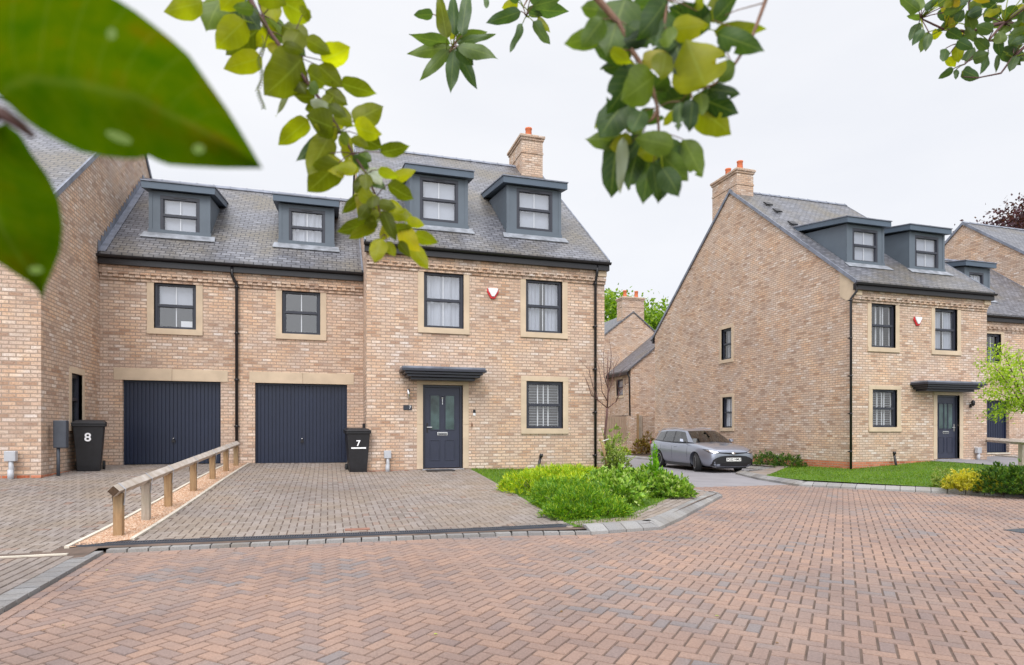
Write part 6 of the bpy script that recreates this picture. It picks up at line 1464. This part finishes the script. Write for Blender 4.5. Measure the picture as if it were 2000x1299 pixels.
L4 = [(1795, 22, 1755, -6, 22), (1800, 20, 1790, -12, 18), (1803, 35, 1770, 31, 12), (1795, 44, 1776, 81, 20), (1803, 56, 1781, 91, 16), (1812, 62, 1796, 104, 18), (1815, 65, 1807, 102, 16), (1820, 68, 1840, 64, 20, M['leaf_lime']), (1805, 20, 1836, -6, 15), (1836, 30, 1890, 7, 22), (1843, 50, 1878, 35, 26), (1848, 94, 1841, 122, 18), (1870, 88, 1872, 123, 22, M['leaf_lime']), (1850, 113, 1866, 131, 17, M['leaf_lime']), (1863, 134, 1832, 154, 15), (1868, 135, 1867, 156, 10), (1880, 138, 1912, 153, 24), (1885, 120, 1902, 94, 22), (1900, 116, 1932, 104, 24), (1930, 108, 1914, 146, 16), (1950, 106, 1944, 144, 10), (1930, 96, 1902, 74, 20), (1955, 98, 1999, 116, 28), (1900, 60, 1890, 20, 22), (1920, 30, 1960, 22, 28), (1940, 60, 1905, 50, 22), (1960, 20, 1990, 35, 26), (1975, 40, 1950, 70, 24), (1990, 60, 1970, 90, 22), (1850, 60, 1880, 75, 20), (1870, 80, 1900, 95, 20)]
q4 = random.Random(21)
for _ in range(75):
    x = q4.uniform(1835, 2040); yl = max(0, min(112, (x-1790)*.7)); y = q4.uniform(-25, yl); a = q4.uniform(0, 6.28); l_ = q4.uniform(26, 42); L4.append((x, y, x+math.cos(a)*l_, y+math.sin(a)*l_*.8+6, q4.uniform(13, 22)) + ((M['leaf_lime'],) if q4.random() < .15 else ()))
branch('dense small-leaved branch in the top right corner of the view', [[(2090, -60), (2020, 0), (1960, 45), (1890, 62), (1845, 58), (1798, 36)], [(1890, -60), (1893, 0), (1893, 50), (1870, 85)], [(1960, 45), (1930, 80), (1885, 125)], [(2040, 60), (1978, 112), (1955, 143), (1910, 152), (1880, 150)]], L4, 2.6, .12, M['leaf_mid'], M['twig'], stem_r=.010, curl=.08)
# big blurred leaves beside the lens
def big_leaves():
    t = thing('broad_leaf_twig', PD(-60, 230, .34), 'huge blurred green leaves close to the lens at the top left', 'branch', None)
    mb = MB()
    def surf(top, bot, D0, bow, rows=24):
        import bisect
        def samp(path, f):
            L_ = [0]
            for i in range(1, len(path)): L_.append(L_[-1]+math.hypot(path[i][0]-path[i-1][0], path[i][1]-path[i-1][1]))
            d = f*L_[-1]; i = min(max(bisect.bisect_right(L_, d)-1, 0), len(path)-2); k = (d-L_[i])/max(1e-6, L_[i+1]-L_[i])
            return path[i][0]+(path[i+1][0]-path[i][0])*k, path[i][1]+(path[i+1][1]-path[i][1])*k
        vs = []; C = 8
        for r_ in range(rows+1):
            f = r_/rows; a = samp(top, f); b = samp(bot, f)
            for c in range(C+1):
                k = c/C; x = a[0]+(b[0]-a[0])*k; y = a[1]+(b[1]-a[1])*k
                d = D0+bow*(abs(k-.62)*.05-.02*math.sin(f*3))+.002*math.sin(r_*.9+c)
                vs.append(PD(x, y, d))
        i0 = len(mb.v)
        for k_ in range(len(vs)): mb.vuv[i0+k_] = ((k_ % (C+1))/C*2-1.24, k_//(C+1)/rows*2)
        F = [(r_*(C+1)+c, r_*(C+1)+c+1, (r_+1)*(C+1)+c+1, (r_+1)*(C+1)+c) for r_ in range(rows) for c in range(C)]
        mb.faces(vs, F, M['bigleaf'], True)
    surf([(5, 195), (-60, 120), (-110, 20), (-60, -70), (80, -70), (215, -10), (270, 25), (330, 72), (370, 108), (405, 158), (445, 215), (480, 272), (513, 329)],
         [(5, 195), (22, 208), (45, 232), (80, 256), (115, 276), (160, 298), (205, 306), (260, 312), (290, 305), (322, 322), (375, 326), (440, 329), (513, 329)], .34, 1)
    surf([(10, 240), (40, 262), (62, 300), (95, 345), (115, 390), (123, 440), (118, 490), (100, 535), (88, 560), (83, 585)],
         [(10, 240), (-40, 260), (-80, 320), (-95, 400), (-70, 460), (-30, 497), (15, 525), (45, 545), (68, 560), (83, 585)], .36, 1)
    mb.build('leaf', t, uv=False)
    s = MB(); s.tube([PD(-120, 250, .35), PD(-40, 225, .35), PD(5, 222, .35), PD(40, 245, .352), PD(66, 268, .356)], [.0045, .004, .004, .003, .0015], M['twig'], 8); s.build('stem', t, uv=False)
    sp = MB()
    for x, y, a, b in ((218, 66, 10, 12), (232, 268, 26, 10), (388, 291, 12, 10), (70, 527, 14, 8)):
        pts = [PD(x+a*math.cos(k*math.pi/6), y+b*math.sin(k*math.pi/6)+(a*math.cos(k*math.pi/6)*.35 if a > 20 else 0), .325) for k in range(12)]; sp = MB(); sp.face(pts, M['leafspot']); sp.build('leaf_spot', t, uv=False)
big_leaves()
# fallen leaves on the paving
t0 = None
FL = [((205, 1114), 'dry leaf by the left kerb, beside the drain end'), ((172, 1124), 'curled leaf on the red paving just below the left kerb'), ((80, 1232), 'dark dead leaf near the bottom left corner of the paving'), ((122, 1220), 'small brown leaf between kerb and bottom left corner'), ((465, 1141), 'yellow leaf on the red paving in front of the drive'), ((520, 1165), 'pale leaf on the red paving below the yellow leaf'),
      ((855, 1238), 'larger tan leaf at the bottom centre of the paving'), ((1522, 1256), 'yellowish leaf at the bottom right of centre on the paving'), ((1885, 1232), 'tiny leaf near the bottom right corner of the paving'), ((1405, 1203), 'orange leaf right of centre on the red paving'), ((1095, 1196), 'dark leaf below the bed corner on the red paving'), ((1367, 1020), 'brown leaf lying beside the splayed kerb of the bed')]
for i, ((px_, py_), lb_) in enumerate(FL):
    q = PZ(px_, py_, ROAD+.016); mb = MB(); d = Vector((rnd.uniform(-1, 1), rnd.uniform(-1, 1), .1)).normalized(); sprig(mb, q, d, UP, rnd.uniform(.025, .05), .022, M['brownshrub'] if i % 3 else M['gold'])
    o = mb.build('fallen_leaf', uv=False); tag(o, lb_, 'leaf', 'fallen leaves on the paving')
